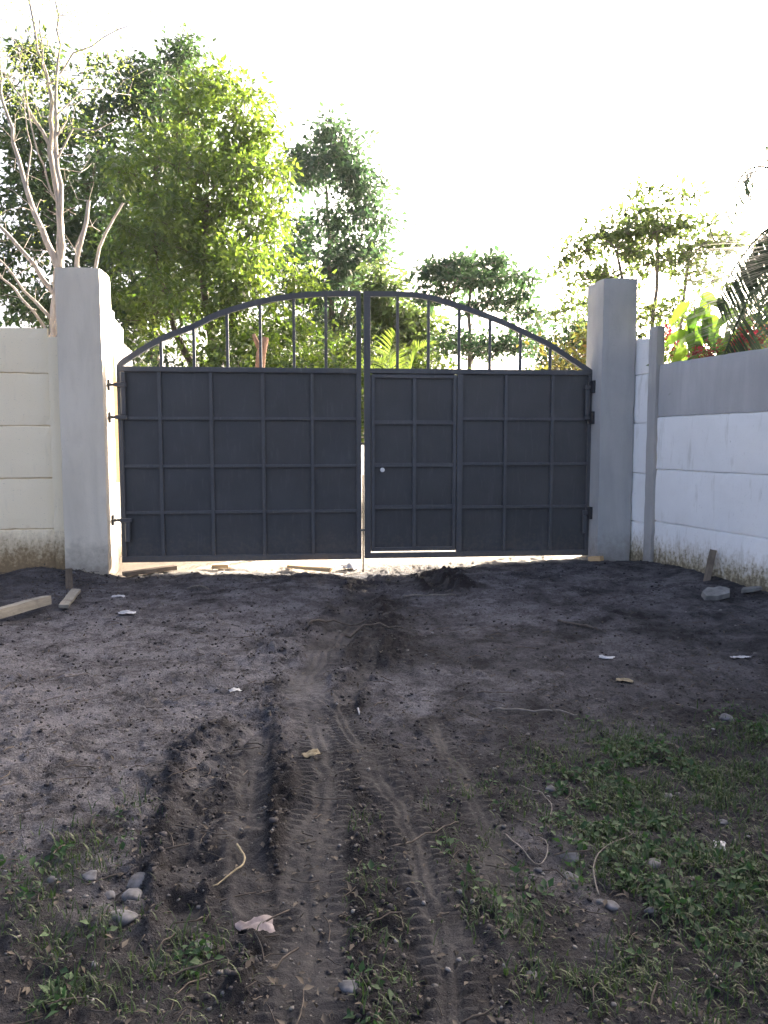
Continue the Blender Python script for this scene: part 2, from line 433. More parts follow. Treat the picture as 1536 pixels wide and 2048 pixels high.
def ground(x, y, full=False):
    x = np.asarray(x, float); y = np.asarray(y, float)
    near = 1 - sstep(12, 22, np.hypot(x, y - 4))
    u = (x - GO[0]) * GU[0] + (y - GO[1]) * GU[1]; w = (x - GO[0]) * GW[0] + (y - GO[1]) * GW[1]
    infront = sstep(5.0, 8.8, y)
    z = infront * (.018 + .018 * x - .07 * np.exp(-((x + .1) / .9) ** 2)) * near
    z = z * (1 - sstep(.1, 1.2, w)) + sstep(.3, 3.0, w) * .02 * near
    behind = 1 - .75 * sstep(.0, .5, w)
    wx = x + .06 * fbm(x * 4, y * 4, 71, 3); wy = y + .06 * fbm(x * 4, y * 4, 83, 3)
    z = z + near * behind * (.040 * fbm(wx * .9, wy * .9, 1, 3) + .026 * fbm(wx * 3.1, wy * 3.1, 11, 4))
    fine = .015 * fbm(wx * 12, wy * 12, 21, 4, .65) + .026 * np.maximum(0, fbm(wx * 8, wy * 8, 31, 4, .6) - .12) + .010 * np.maximum(0, fbm(x * 27, y * 27, 37, 3, .6) - .1)
    # far away: gentle swell
    z = z + (1 - near) * .5 * fbm(x * .03, y * .03, 41, 3)
    # soil heaped along the wall feet
    z = z + .16 * np.exp(-((x + 3.9) / .55) ** 2 - ((y - 8.45) / .5) ** 2) + .06 * np.exp(-((x + 3.3) / .3) ** 2 - ((y - 8.5) / .25) ** 2)
    dw = (x - (3.62 - (y - 7.2) * .292))
    z = z + .05 * np.exp(-(dw / .35) ** 2) * sstep(2, 6, y) * (1 - sstep(8.9, 9.3, y))
    smooth = np.zeros(x.shape)
    churn = np.zeros(x.shape); wetm = np.zeros(x.shape)
    nar = (np.abs(x) < 3) & (y > .5) & (y < 9.6)
    if nar.any():
        xs, ys = x[nar], y[nar]
        zz = np.zeros(xs.shape); sm = np.zeros(xs.shape); ch = np.zeros(xs.shape); wt = np.zeros(xs.shape)
        jx = xs + .045 * fbm(xs * 3.5, ys * 3.5, 51, 4, .6); jy = ys
        for pts, hw, dep, tr in TRACKS:
            d, la, al, ef = polydist(jx, jy, pts)
            q = d / hw
            prof = (1 - sstep(.75, 1.25, q)) * ef
            patch = .45 + .75 * sstep(-.35, .35, fbm(xs * 2.2, ys * 2.2, 61 + int(hw * 1000), 2))
            zz -= dep * prof * (.6 + .4 * patch)
            zz += dep * .55 * np.exp(-((q - 1.45) / .28) ** 2) * ef * (.4 + 1.1 * np.maximum(0, .35 + fbm(xs * 6, ys * 6, 67, 3)))
            if tr > 0:
                la2 = la / hw
                lug = np.sin(2 * math.pi * (al / .046 + .30 * np.abs(la2)))
                edge = sstep(.42, .52, np.abs(la2)) * (1 - sstep(.95, 1.05, np.abs(la2)))
                edge = edge * np.where(la2 > 0, 1, np.sin(0 * la2) + .9)
                rib = np.cos(la2 * math.pi * 4.2) * (1 - sstep(.40, .5, np.abs(la2)))
                rib = rib * (.7 + .3 * np.sin(2 * math.pi * al / .026))
                zz += tr * ef * np.clip(patch, 0, 1.1) * prof * (.015 * sstep(-.2, .2, lug) * edge + .007 * rib)
            if tr > .5: sm = np.maximum(sm, prof * (.55 + .4 * patch))
            wt = np.maximum(wt, prof * (.9 if tr > .5 else .75))
            ch = np.maximum(ch, np.exp(-((q - 1.4) / .4) ** 2) * ef * min(1, dep / .03))
        for pts, hw, hh in RIDGES:
            d, la, al, ef = polydist(jx, jy, pts)
            g = np.exp(-(d / hw) ** 2) * ef
            zz += g * hh * (.5 + 1.2 * np.maximum(0, .4 + fbm(xs * 7, ys * 7, 91, 3)))
            ch = np.maximum(ch, g)
        patchy = np.exp(-(((xs + .68) / .24) ** 2 + ((ys - 3.2) / .75) ** 2)) + .8 * np.exp(-(((xs + .05) / .35) ** 2 + ((ys - 6.2) / .8) ** 2)) + .7 * np.exp(-(((xs + .75) / .3) ** 2 + ((ys - 5.7) / .5) ** 2))
        ch = np.maximum(ch, patchy * (.35 + .9 * np.maximum(0, fbm(xs * 5, ys * 5, 97, 3) + .25)))
        zz += .02 * patchy * fbm(xs * 7 + 3, ys * 7, 99, 4, .6)
        z[nar] += zz; smooth[nar] = sm; churn[nar] = ch; wetm[nar] = wt
    z = z + near * behind * 1.25 * fine * (1 - .75 * smooth) * (1 + 1.6 * churn)
    if not full: return z
    # colour masks: dry grey crust, wet mud, red-brown earth, painted sunlight at the gate
    def blob(cx, cy, rx, ry): return np.exp(-(((x - cx) / rx) ** 2 + ((y - cy) / ry) ** 2))
    nn = fbm(x * 1.7, y * 1.7, 101, 4); n2 = fbm(x * 6, y * 6, 111, 4)
    dry = 1.35 * blob(-2.1, 5.2, 1.2, 1.3) + 1.1 * blob(-1.3, 4.2, .7, .8) + 1.0 * blob(-1.4, 3.2, .5, .5) + .55 * blob(.35, 4.6, .35, .35) + .5 * blob(.1, 3.9, .25, .4) \
        + .35 * blob(1.5, 6.4, .8, .8) + .5 * blob(.65, 2.65, .18, .25) + .5 * blob(-.85, 2.5, .2, .2) + .35 * blob(3.1, 6.6, .5, .7) + .3 * blob(-1.1, 6.8, 1.2, .8) + .25 * blob(1.2, 4.6, .6, .5) + .45 * blob(-1.2, 7.9, 1.6, .7) + .35 * blob(1.6, 7.8, 1.3, .7)
    dry = np.clip((dry + .16 + .26 * sstep(3.2, 5.0, y)) * (1 + .9 * nn + .9 * n2) - .45 * wetm - .4 * churn, 0, 1)  # less crust near the camera paints the foreground's shade into the soil
    dry = np.where(w > .15, np.clip(.75 + .5 * nn, 0, 1), dry)
    wet = np.clip(wetm * (1 + .6 * n2) + .35 * np.maximum(0, n2 + .1 * nn) * (x > -.2) * (y < 7), 0, 1) * (w < .2)
    redm = np.clip(sstep(5.5, 8.0, y) * .8 + .35 * nn + .5 * churn + .5 * blob(-3.4, 8, .8, .9), 0, 1)
    pale = sstep(-.35, .0, w + .12 * n2) * (1 - .5 * np.clip(n2, 0, 1)) * (1 - .75 * blob(.1, 9.3, .8, .5))  # sunlit strip painted into the soil colour, edged at the gate's shadow line
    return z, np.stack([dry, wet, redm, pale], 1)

def axis(core0, core1, step, lo, hi, g=1.16, mid=None):
    a = list(np.arange(core0, core1 + 1e-9, step))
    s = step; p = a[-1]
    while p < hi: s *= g; p += s; a.append(p)
    s = step; p = a[0]; pre = []
    while p > lo: s *= g; p -= s; pre.append(p)
    return np.array(pre[::-1] + a)
gx = axis(-2.6, 2.6, .0105, -400, 400, 1.14)
ya = list(np.arange(1.72, 4.4, .0105)); p = ya[-1]; s = .0105
while p < 9.6: s = min(.035, s * 1.02); p += s; ya.append(p)
while p < 600: s *= 1.15; p += s; ya.append(p)
p = ya[0]; s = .0135; pre = []
while p > -120: s *= 1.18; p -= s; pre.append(p)
gy = np.array(pre[::-1] + ya)
XX, YY = np.meshgrid(gx, gy)
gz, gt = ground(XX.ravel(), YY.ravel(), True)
gv = np.stack([XX.ravel(), YY.ravel(), gz], 1)
nx_, ny_ = len(gx), len(gy)
idx = np.arange(nx_ * ny_).reshape(ny_, nx_)
gf = np.stack([idx[:-1, :-1].ravel(), idx[:-1, 1:].ravel(), idx[1:, 1:].ravel(), idx[1:, :-1].ravel()], 1)
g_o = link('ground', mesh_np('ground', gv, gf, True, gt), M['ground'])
tag(g_o, 'dark churned earth yard with tyre ruts before the gate', 'ground', kind='structure')
def gz1(x, y): return float(ground(np.array([x]), np.array([y]))[0])

# ------------------------------------------------------------------ gate
DG = (.0, .011)  # sheet
def sheet(parent, u0, u1, z0, z1, y, seed):
    """one pressed-steel panel, very slightly dished so that it catches the light its own way"""
    rnd = np.random.RandomState(seed); n = 4
    A, B = np.meshgrid(np.linspace(0, 1, n + 1), np.linspace(0, 1, n + 1))
    dome = np.sin(A * math.pi) * np.sin(B * math.pi)
    k = rnd.uniform(-.006, .0065); tx = rnd.uniform(-.0012, .0012)
    v = np.stack([u0 + (u1 - u0) * A.ravel(), (y + k * dome + tx * (A - .5)).ravel(), z0 + (z1 - z0) * B.ravel()], 1)
    v2 = v.copy(); v2[:, 1] += .003
    i = np.arange((n + 1) ** 2).reshape(n + 1, n + 1)
    f = np.stack([i[:-1, :-1].ravel(), i[:-1, 1:].ravel(), i[1:, 1:].ravel(), i[1:, :-1].ravel()], 1)
    F2 = np.concatenate([f, f[:, ::-1] + len(v)])
    return link('panel', mesh_np('panel', np.concatenate([v, v2]), F2, True), M['sheet'], parent)

def curve_pts(P, k=4):
    P = [np.array(p, float) for p in P]; out = []
    for i in range(len(P) - 1):
        p0, p1, p2, p3 = P[max(i - 1, 0)], P[i], P[i + 1], P[min(i + 2, len(P) - 1)]
        for j in range(k):
            f = j / k
            out.append(tuple(.5 * (2 * p1 + (p2 - p0) * f + (2 * p0 - 5 * p1 + 4 * p2 - p3) * f * f + (3 * p1 - p0 - 3 * p2 + p3) * f ** 3)))
    return out + [tuple(P[-1])]
def arch(parent, outer, th=.062, y0=-.026, y1=.026):
    P = [Vector((a, 0, b)) for a, b in curve_pts(outer, 3)]
    vs = []; fs = []
    for i, p in enumerate(P):
        d1 = (P[i] - P[i - 1]).normalized() if i > 0 else (P[1] - P[0]).normalized()
        d2 = (P[i + 1] - P[i]).normalized() if i < len(P) - 1 else d1
        d = (d1 + d2).normalized(); n = Vector((d.z, 0, -d.x))
        if n.z > 0: n = -n
        k = th / max(.5, abs(n.dot(Vector((d1.z, 0, -d1.x)))))
        q = p + n * k
        vs += [(p.x, y0, p.z), (p.x, y1, p.z), (q.x, y1, q.z), (q.x, y0, q.z)]
    for i in range(len(P) - 1):
        a = 4 * i; b = a + 4
        for j in range(4):
            fs.append((a + j, a + (j + 1) % 4, b + (j + 1) % 4, b + j))
    fs += [(3, 2, 1, 0), tuple(4 * (len(P) - 1) + j for j in range(4))]
    me = bpy.data.meshes.new('arch'); me.from_pydata(vs, [], fs); me.update()
    bm = bmesh.new(); bm.from_mesh(me); bmesh.ops.recalc_face_normals(bm, faces=bm.faces); bm.to_mesh(me); bm.free()
    return link('arch', me, M['gate'], parent)
def arch_z(outer, u, th=.062):
    for (a, b), (c, d) in zip(outer[:-1], outer[1:]):
        if a <= u <= c: return b + (d - b) * (u - a) / (c - a) - th * 1.05
    return outer[-1][1]

def cyl(name, mat, parent, p0, p1, r, n=10):
    p0, p1 = Vector(p0), Vector(p1); d = (p1 - p0).normalized()
    a = d.orthogonal().normalized(); b = d.cross(a)
    vs = []
    for p in (p0, p1):
        for k in range(n):
            t = 2 * math.pi * k / n; vs.append(p + a * (r * math.cos(t)) + b * (r * math.sin(t)))
    fs = [(k, (k + 1) % n, n + (k + 1) % n, n + k) for k in range(n)] + [tuple(range(n))[::-1], tuple(range(n, 2 * n))]
    me = bpy.data.meshes.new(name); me.from_pydata([v[:] for v in vs], [], fs); me.update()
    return link(name, me, mat, parent)

G = M['gate']
ARL = [(0, 2.372), (.08, 2.46), (.49, 2.71), (.89, 2.872), (1.14, 3.0), (1.64, 3.156), (2.21, 3.247), (2.807, 3.265)]
gl = empty('gate_leaf', (GO[0], GO[1], 0), PHI)
tag(gl, 'left leaf of the dark grey steel gate, twenty panels below half an arch', 'gate', 'two leaves of the driveway gate')
zr = [.135, .683, 1.225, 1.779, 2.34]; us = [.028, .473, 1.057, 1.654, 2.229, 2.780]
box('bottom_rail', G, gl, 0, 2.808, -.0270, .027, .100, .170, .003)
box('top_rail', G, gl, .0, 2.752, -.0272, .027, 2.312, 2.370, .003)
box('stile', G, gl, .0005, .056, -.0250, .025, .171, 2.311, .003)
box('stile', G, gl, 2.7525, 2.8085, -.0254, .025, .171, 3.205, .003)
for u in us[1:-1]:
    box('stile', G, gl, u - .019, u + .019, -.0230, .021, .171, 2.311, .002)
for z in zr[1:-1]:
    box('rail', G, gl, .057, 2.752, -.0205, .019, z - .017, z + .017, .002)
for i in range(5):
    for k in range(4):
        sheet(gl, us[i] + .003, us[i + 1] - .003, zr[k] + .003, zr[k + 1] - .003, .008, 100 + i * 4 + k)
arch(gl, ARL)
for u in (.502, .875, 1.256, 1.635, 2.023, 2.397):
    box('bar', G, gl, u - .0165, u + .0165, -.0165, .0165, 2.3695, arch_z(ARL, u) + .01, .002)
def hinge(parent, u, z, dz0, dz1, side):
    s = side
    cyl('hinge_pin', M['hinge'], parent, (u - s * .135, -.03, z), (u + s * .01, -.03, z), .016)
    box('hinge_strap', G, parent, min(u - s * .02, u + s * .11), max(u - s * .02, u + s * .11), -.062, -.0285, z - .024, z + .024, .004)
hinge(gl, 0.0, 2.16, 0, 0, 1); hinge(gl, 0.0, 1.79, 0, 0, 1); hinge(gl, .02, .60, 0, 0, 1)
box('hinge_tube', G, gl, .048, .098, -.064, -.0275, 1.815, 2.135, .006)
box('hinge_tube', G, gl, .048, .098, -.064, -.0275, 2.185, 2.305, .006)
box('hinge_tube', G, gl, .052, .108, -.064, -.0275, .345, .575, .006)
cyl('drop_bolt', M['rust'], gl, (2.826, -.035, .0 - .06), (2.826, -.035, 1.12), .009)
box('bolt_guide', G, gl, 2.795, 2.846, -.05, -.022, .44, .465, .002)
box('bolt_guide', G, gl, 2.795, 2.846, -.05, -.022, 1.47, 1.495, .002)

gr_off = 2.842
gp = GO + GU * gr_off
grt = empty('gate_leaf', (gp[0], gp[1], 0), PHI)
tag(grt, 'right leaf of the dark grey steel gate, with a small door and white knob', 'gate', 'two leaves of the driveway gate')
ARR = [(.0, 3.265), (.64, 3.262), (1.12, 3.148), (1.61, 2.99), (1.88, 2.877), (2.265, 2.70), (2.56, 2.52), (2.80, 2.372)]
zq = [.138, .716, 1.24, 1.783, 2.345]
box('bottom_rail', G, grt, 0, 2.805, -.0270, .027, .106, .172, .003)
box('top_rail', G, grt, .078, 2.805, -.0272, .027, 2.316, 2.374, .003)
box('stile', G, grt, .0005, .0775, -.0254, .025, .173, 3.205, .003)
box('stile', G, grt, 1.122, 1.192, -.0255, .025, .173, 2.315, .003)
box('stile', G, grt, 2.748, 2.8045, -.0252, .025, .173, 2.315, .003)
for u in (1.72, 2.30):
    box('stile', G, grt, u - .019, u + .019, -.0230, .021, .173, 2.315, .002)
for z in zq[1:-1]:
    box('rail', G, grt, 1.193, 2.7475, -.0205, .019, z - .017, z + .017, .002)
uu = [1.16, 1.72, 2.30, 2.776]
for i in range(3):
    for k in range(4):
        sheet(grt, uu[i] + .003, uu[i + 1] - .003, zq[k] + .003, zq[k + 1] - .003, .008, 200 + i * 4 + k)
arch(grt, ARR)
for u in (.40, .77, 1.14, 1.515, 1.89, 2.26):
    box('bar', G, grt, u - .0165, u + .0165, -.0165, .0165, 2.3735, arch_z(ARR, u) + .01, .002)
hinge(grt, 2.805, 2.17, 0, 0, -1); hinge(grt, 2.805, 1.80, 0, 0, -1); hinge(grt, 2.805, .64, 0, 0, -1)
box('hinge_tube', G, grt, 2.700, 2.752, -.064, -.0275, 1.83, 2.14, .006)
box('hinge_tube', G, grt, 2.700, 2.752, -.064, -.0275, .38, .61, .006)
dr = box('wicket_door', G, grt, .086, .128, -.0225, .020, .190, 2.305, .002)
dr['label'] = 'small pedestrian door cut into the gate leaf'
box('stile', G, dr, 1.072, 1.113, -.0222, .020, .190, 2.305, .002)
box('stile', G, dr, .583, .627, -.0215, .019, .236, 2.262, .002)
box('rail', G, dr, .1285, 1.0715, -.0225, .020, 2.263, 2.3045, .002)
box('rail', G, dr, .1285, 1.0715, -.0225, .020, .1905, .2355, .002)
for a_, b_, c_, d_ in ((.070, .100, .19, 2.30), (1.100, 1.130, .19, 2.30), (.101, 1.099, 2.285, 2.33)):
    box('door_stop', G, grt, a_, b_, .0285, .034, c_, d_)
zd = [.2, .722, 1.23, 1.739, 2.29]
for z in zd[1:-1]:
    box('rail', G, dr, .1285, 1.0715, -.0192, .018, z - .024, z + .024, .002)
for i, (a, b) in enumerate(((.12, .602), (.608, 1.08))):
    for k in range(4):
        sheet(dr, a, b, zd[k] + .003, zd[k + 1] - .003, .007, 300 + i * 4 + k)
cyl('knob', M['knob'], dr, (.215, -.035, 1.175), (.215, .0, 1.175), .013, 12)
_k = cyl('knob', M['knob'], dr, (.215, -.075, 1.175), (.215, -.036, 1.175), .026, 14)

# ------------------------------------------------------------------ pillars
pl = empty('gate_pillar', (-3.63, 8.72, -.15), PHI)
tag(pl, 'tall light grey plastered concrete pillar left of the gate', 'pillar', 'gate pillars')
link('shaft', rough_box('shaft', .485, .50, 3.575, 5, 5, 34, .007, 3, 1.4, .010), M['pillarL'], pl)
pr = empty('gate_pillar', (2.565, 9.26, -.10), PHI)
tag(pr, 'tall blue-grey plastered concrete pillar right of the gate', 'pillar', 'gate pillars')
link('shaft', rough_box('shaft', .42, .52, 3.52, 5, 5, 34, .007, 4, 1.4, .010), M['pillarR'], pr)
for z in (2.31, 1.94, .75):
    box('hinge_plate', M['hinge'], pl, .484, .512, .19, .30, z - .06, z + .06, .004)
for z in (2.27, 1.90, .74):
    box('hinge_plate', M['hinge'], pr, -.030, .001, .17, .33, z - .075, z + .075, .004)
# thin cable hanging on the left pillar
def tube_mesh(name, pts, rad, n=6):
    vs = []; fs = []
    P = [Vector(p) for p in pts]
    for i, p in enumerate(P):
        d = (P[min(i + 1, len(P) - 1)] - P[max(i - 1, 0)]).normalized()
        a = d.cross(Vector((.13, .21, .97))).normalized() if abs(d.z) < .95 else d.cross(Vector((1, 0, 0))).normalized()
        b = d.cross(a)
        r = rad[i] if hasattr(rad, '__len__') else rad
        for k in range(n):
            t = 2 * math.pi * k / n; vs.append((p + a * (r * math.cos(t)) + b * (r * math.sin(t)))[:])
    for i in range(len(P) - 1):
        for k in range(n):
            fs.append((i * n + k, i * n + (k + 1) % n, (i + 1) * n + (k + 1) % n, (i + 1) * n + k))
    fs.append(tuple(range(n))[::-1]); fs.append(tuple(range((len(P) - 1) * n, len(P) * n)))
    me = bpy.data.meshes.new(name); me.from_pydata(vs, [], fs)
    for q in me.polygons: q.use_smooth = True
    me.update(); return me
cb = link('cable', tube_mesh('cable', [(-3.12, 8.80, 2.46), (-3.10, 8.79, 2.44), (-3.085, 8.79, 2.38), (-3.08, 8.80, 2.30), (-3.085, 8.82, 2.22)], .006), M['hinge'])
tag(cb, 'short dark cable looping out of the left pillar above the hinge', 'cable')

# ------------------------------------------------------------------ precast panel walls
def wall_bay(parent, A, B, ztops, mats, thick, seed, face=-1, zlow=-.15, top_slope=0.0):
    """stack of precast panels between plan points A and B; each panel its own piece"""
    A = Vector((A[0], A[1], 0)); B = Vector((B[0], B[1], 0)); d = B - A; L = d.length; rz = math.atan2(d.y, d.x)
    z0 = zlow
    for k, zt in enumerate(ztops):
        h = zt - z0 - .012
        nx = max(4, int(L / .07))
        me = rough_box('panel', L, thick, h, nx, 1, max(3, int(h / .1)), .004, seed + k * 7, 1.6, .008)
        if k < len(ztops) - 1:      # rear tongue that closes the joint with the panel above
            for v in me.vertices:
                if v.co.y > thick * .5 and v.co.z > h - .02: v.co.z += .03
        if k == len(ztops) - 1 and top_slope:
            for v in me.vertices:
                if v.co.z > h * .6: v.co.z += top_slope * (v.co.x / L)
        rn = random.Random(seed + k)
        o = link('panel', me, mats[k], parent, (A.x, A.y, z0), (R(rn.uniform(-.25, .25)), 0, rz + R(rn.uniform(-.15, .15))))
        z0 = zt
    return rz
wr = empty('panel_wall')
tag(wr, 'whitewashed precast panel wall right of the gate, bare grey panel on top', 'wall')
W1 = np.array([3.09, 8.93]); WD = np.array([.28, -.96]); WD = WD / np.hypot(*WD)
zw = [.605, 1.20, 1.79, 2.395]
mw = [M['wallR'], M['wallR'], M['wallR'], M['panelgrey']]
pos = W1 + WD * .06
for b in range(4):
    end = pos + WD * 1.82
    rz = wall_bay(wr, pos, end, zw, mw, .05, 400 + b * 31, zlow=-.12)
    # post at the far end of the bay: yard face proud of the panels, top standing above them
    hp = 2.93 if b == 0 else 2.55
    me = rough_box('post', .15, .11, hp, 3, 3, 24, .004, 500 + b, 2, .006)
    link('post', me, M['post'], wr, (pos[0] - WD[0] * .155 + .0, pos[1] - WD[1] * .155, -.12), (0, 0, rz))
    me.transform(Matrix.Translation((0, -.03, 0)))
    pos = end + WD * .16
# short far bay between the tall post and the pillar
F0 = np.array([2.955, 9.46]); F1 = W1 - WD * .1
wall_bay(wr, F0, F1, [.56, 1.145, 1.73, 2.30, 2.76], [M['wallR']] * 5, .05, 460, zlow=-.1, top_slope=-.06)
me = rough_box('post', .13, .10, 2.78, 3, 3, 24, .006, 470, 2, .012); me.transform(Matrix.Translation((0, -.04, 0)))
o = link('post', me, M['postW'], wr, (F0[0] - .065, F0[1] + .12, -.1), (0, 0, math.atan2(-.96, .28)))
o['label'] = 'flaking white post beside the right pillar'

wl = empty('panel_wall')
tag(wl, 'cream painted precast panel wall left of the gate, mud-stained at its foot', 'wall')
LA = np.array([-3.77, 8.83]); LD = np.array([-math.cos(R(11)), -math.sin(R(11))])
for b in range(2):
    s0 = LA + LD * (b * 2.14); s1 = s0 + LD * 2.0
    wall_bay(wl, s1, s0, [.52, 1.10, 1.69, 2.28, 2.745 if b == 0 else 2.7], [M['wallL']] * 5, .05, 600 + b * 41, top_slope=.05 if b == 0 else 0, zlow=-.1)
    me = rough_box('post', .155, .10, 2.80, 3, 3, 24, .004, 620 + b, 2, .007)
    q = s0 if b == 0 else s0
    link('post', me, M['wallL'], wl, (q[0] + .0, q[1] - .03, -.12), (0, 0, R(11)))

wi = empty('panel_wall')
tag(wi, 'sunlit white panel wall running back behind the left pillar, stepping down', 'wall')
pts = [(-3.36, 9.34), (-3.50, 10.25), (-3.70, 11.2), (-3.87, 12.1), (-4.05, 13.1)]
for b, (zt, ) in enumerate(((3.20,), (3.12,), (2.92,), (2.66,))):
    a, c = pts[b], pts[b + 1]
    wall_bay(wi, a, c, [.6, 1.2, 1.8, 2.4, zt], [M['wallI']] * 5, .06, 700 + b * 13, zlow=-.1)
    me = rough_box('post', .12, .12, zt + .05, 2, 2, 16, .003, 720 + b, 2, .006)
    link('post', me, M['wallI'], wi, (c[0] - .03, c[1] - .06, -.1), (0, 0, R(100)))
bd = link('board', box_mesh('board', -.07, .07, -.012, .012, 0, 1.75, .003), M['woodtan'], None, (-3.20, 9.42, 1.02), (R(-3), R(-2.5), R(50)))
tag(bd, 'tan wooden board standing behind the gate beside the left pillar', 'board')

# ------------------------------------------------------------------ foliage
def leaves_mesh(name, C, size, rng, n, spread, aspect=.46, up=.35, droop=.25, sun=None, tintbias=0.0, flat=.75):
    """C cluster centres (k,3); n leaves each; leaf = two folded triangles pairs"""
    k = len(C)
    P = np.repeat(C, n, 0) + rng.normal(size=(k * n, 3)) * np.array([spread, spread, spread * flat])
    N = k * n
    d = rng.normal(size=(N, 3)); d[:, 2] -= droop * 2; d += .9 * (P - np.repeat(C, n, 0)) / spread
    d /= np.linalg.norm(d, axis=1)[:, None]
    nr = rng.normal(size=(N, 3)); nr[:, 2] += up * 3
    sd = np.cross(d, nr); sd /= np.linalg.norm(sd, axis=1)[:, None] + 1e-9
    nr = np.cross(sd, d)
    L = size * rng.uniform(.45, 1.35, N)[:, None]; W = L * aspect * .5
    fold = nr * W * .35
    a = P; b = P + d * L * .42 + sd * W + fold; c = P + d * L - nr * L * .10; e = P + d * L * .42 - sd * W + fold
    V = np.stack([a, b, c, e], 1).reshape(-1, 3)
    i = np.arange(N) * 4
    F = np.concatenate([np.stack([i, i + 1, i + 2], 1), np.stack([i, i + 2, i + 3], 1)])
    ct = np.repeat(rng.rand(k), n)
    t = np.clip(.45 * ct ** 2 + .55 * rng.rand(N) ** 2.2 + tintbias, 0, 1)
    T = np.repeat(np.stack([t, rng.rand(N), np.zeros(N)], 1), 4, 0)
    return mesh_np(name, V, F, False, T)

def branch_mesh(name, nodes, par, rad, ns=6):
    nodes = np.asarray(nodes, float); par = np.asarray(par); rad = np.asarray(rad)
    e = np.where(par >= 0)[0]
    A = nodes[par[e]]; B = nodes[e]; d = B - A; l = np.linalg.norm(d, axis=1)[:, None] + 1e-9; d = d / l
    ref = np.where(np.abs(d[:, 2:3]) > .9, np.array([[1., 0, 0]]), np.array([[0, 0, 1.]]))
    x = np.cross(d, ref); x /= np.linalg.norm(x, axis=1)[:, None]; y = np.cross(d, x)
    ra = np.minimum(rad[par[e]], rad[e] * 1.6)[:, None]; rb = rad[e][:, None]
    B = B + d * rb * .3
    V = []
    for P, r in ((A, ra), (B, rb)):
        for k in range(ns):
            t = 2 * math.pi * k / ns
            V.append(P + x * r * math.cos(t) + y * r * math.sin(t))
    V = np.stack(V, 1).reshape(-1, 3)
    b0 = np.arange(len(e)) * 2 * ns
    F = np.concatenate([np.stack([b0 + k, b0 + (k + 1) % ns, b0 + ns + (k + 1) % ns, b0 + ns + k], 1) for k in range(ns)])
    return mesh_np(name, V, F, True)

def grow(trunks, C, rng, tip=.006, seg=.35, wob=.06, expo=2.3):
    nodes = []; par = []; rmin = []
    for pts, r0, r1 in trunks:
        last = -1
        P = [np.array(p, float) for p in pts]
        if nodes and len(pts) > 1:
            dd = [np.linalg.norm(np.array(q) - P[0]) for q in nodes]
            last = int(np.argmin(dd))
        cnt = 0; tot = len(P) - 1
        for i in range(len(P) - 1):
            m = max(1, int(np.linalg.norm(P[i + 1] - P[i]) / seg))
            for j in range(m):
                if last >= 0 and i + j == 0 and np.linalg.norm(nodes[last] - P[0]) < .02: continue
                q = P[i] + (P[i + 1] - P[i]) * j / m + rng.normal(size=3) * wob * .25 * (i + j > 0)
                nodes.append(q); par.append(last); last = len(nodes) - 1
                f = (i + j / m) / tot; rmin.append(r0 + (r1 - r0) * f)
        nodes.append(P[-1]); par.append(last); rmin.append(r1)
    if len(C):
        NA = np.zeros((len(nodes) + len(C) * 12 + 100, 3)); cnt = len(nodes); NA[:cnt] = nodes
        base = NA[:cnt].copy()
        dmin = np.min(np.linalg.norm(C[:, None, :] - base[None], axis=2), axis=1)
        for ci in np.argsort(dmin):
            c = C[ci]
            df = c - NA[:cnt]; dist = np.linalg.norm(df, axis=1)
            cost = dist + .7 * np.maximum(0, -df[:, 2] + .1)
            j = int(np.argmin(cost)); D = dist[j]
            m = min(10, max(1, int(D / seg)))
            a = NA[j].copy(); last = j
            for q in range(1, m + 1):
                f = q / m
                pnt = a + (c - a) * f + np.array([0, 0, .12 * D * math.sin(f * math.pi)]) + (rng.normal(size=3) * wob * min(1, D) if q < m else 0)
                NA[cnt] = pnt; par.append(last); rmin.append(tip); last = cnt; cnt += 1
        nodes = NA[:cnt]
    nodes = np.array(nodes); par = np.array(par); rad = np.zeros(len(nodes)); rmin = np.array(rmin)
    acc = np.zeros(len(nodes)); child = np.zeros(len(nodes), bool); child[par[par >= 0]] = True
    acc[~child] = tip ** expo
    for i in range(len(nodes) - 1, -1, -1):
        if par[i] >= 0: acc[par[i]] += acc[i]
    rad = np.maximum(acc ** (1 / expo), rmin)
    return nodes, par, rad

def lobes_points(lobes, dens, rng, shell=.45, depth=1.0):
    out = []
    for (x, y, z, r) in lobes:
        # each lobe is a handful of leafy sprays with gaps between them
        n = max(3, int(dens * r * r)); m = max(4, int(7 * r * r / .6))
        v = rng.normal(size=(m, 3)); v /= np.linalg.norm(v, axis=1)[:, None]
        v = v * (r * (.25 + .95 * rng.rand(m) ** .6))[:, None]
        pick = rng.randint(0, m, n)
        q = v[pick] + rng.normal(size=(n, 3)) * np.array([.19, .19, .10]) * (.6 + .6 * rng.rand(m))[pick][:, None]
        out.append(q + np.array([x, y, z]))
    return np.concatenate(out)

def tree(name, label, base, trunks, lobes, dens, n, size, spread, leaf, bark, seed, group=None, cat='tree', tintbias=0., shell=.45, tip=.006, up=.35, droop=.25, aspect=.5, flat=.75, extra=None, seg=.35):
    rng = np.random.RandomState(seed)
    C = lobes_points(lobes, dens, rng, shell)
    if extra is not None: C = np.concatenate([C, extra])
    root = empty(name, base)
    tag(root, label, cat, group)
    b = np.array(base)
    nodes, par, rad = grow(trunks, C, rng, tip, seg)
    link('trunk', branch_mesh('trunk', nodes - b, par, rad), bark, root)
    link('crown', leaves_mesh('crown', C - b, size, rng, n, spread, aspect, up, droop, tintbias=tintbias, flat=flat), leaf, root)
    return root
def vary(lobes, dy, seed):
    rn = random.Random(seed)
    return [(x, y + rn.uniform(-dy, dy), z, r) for x, y, z, r in lobes]
TG = 'trees beyond the gate and walls'

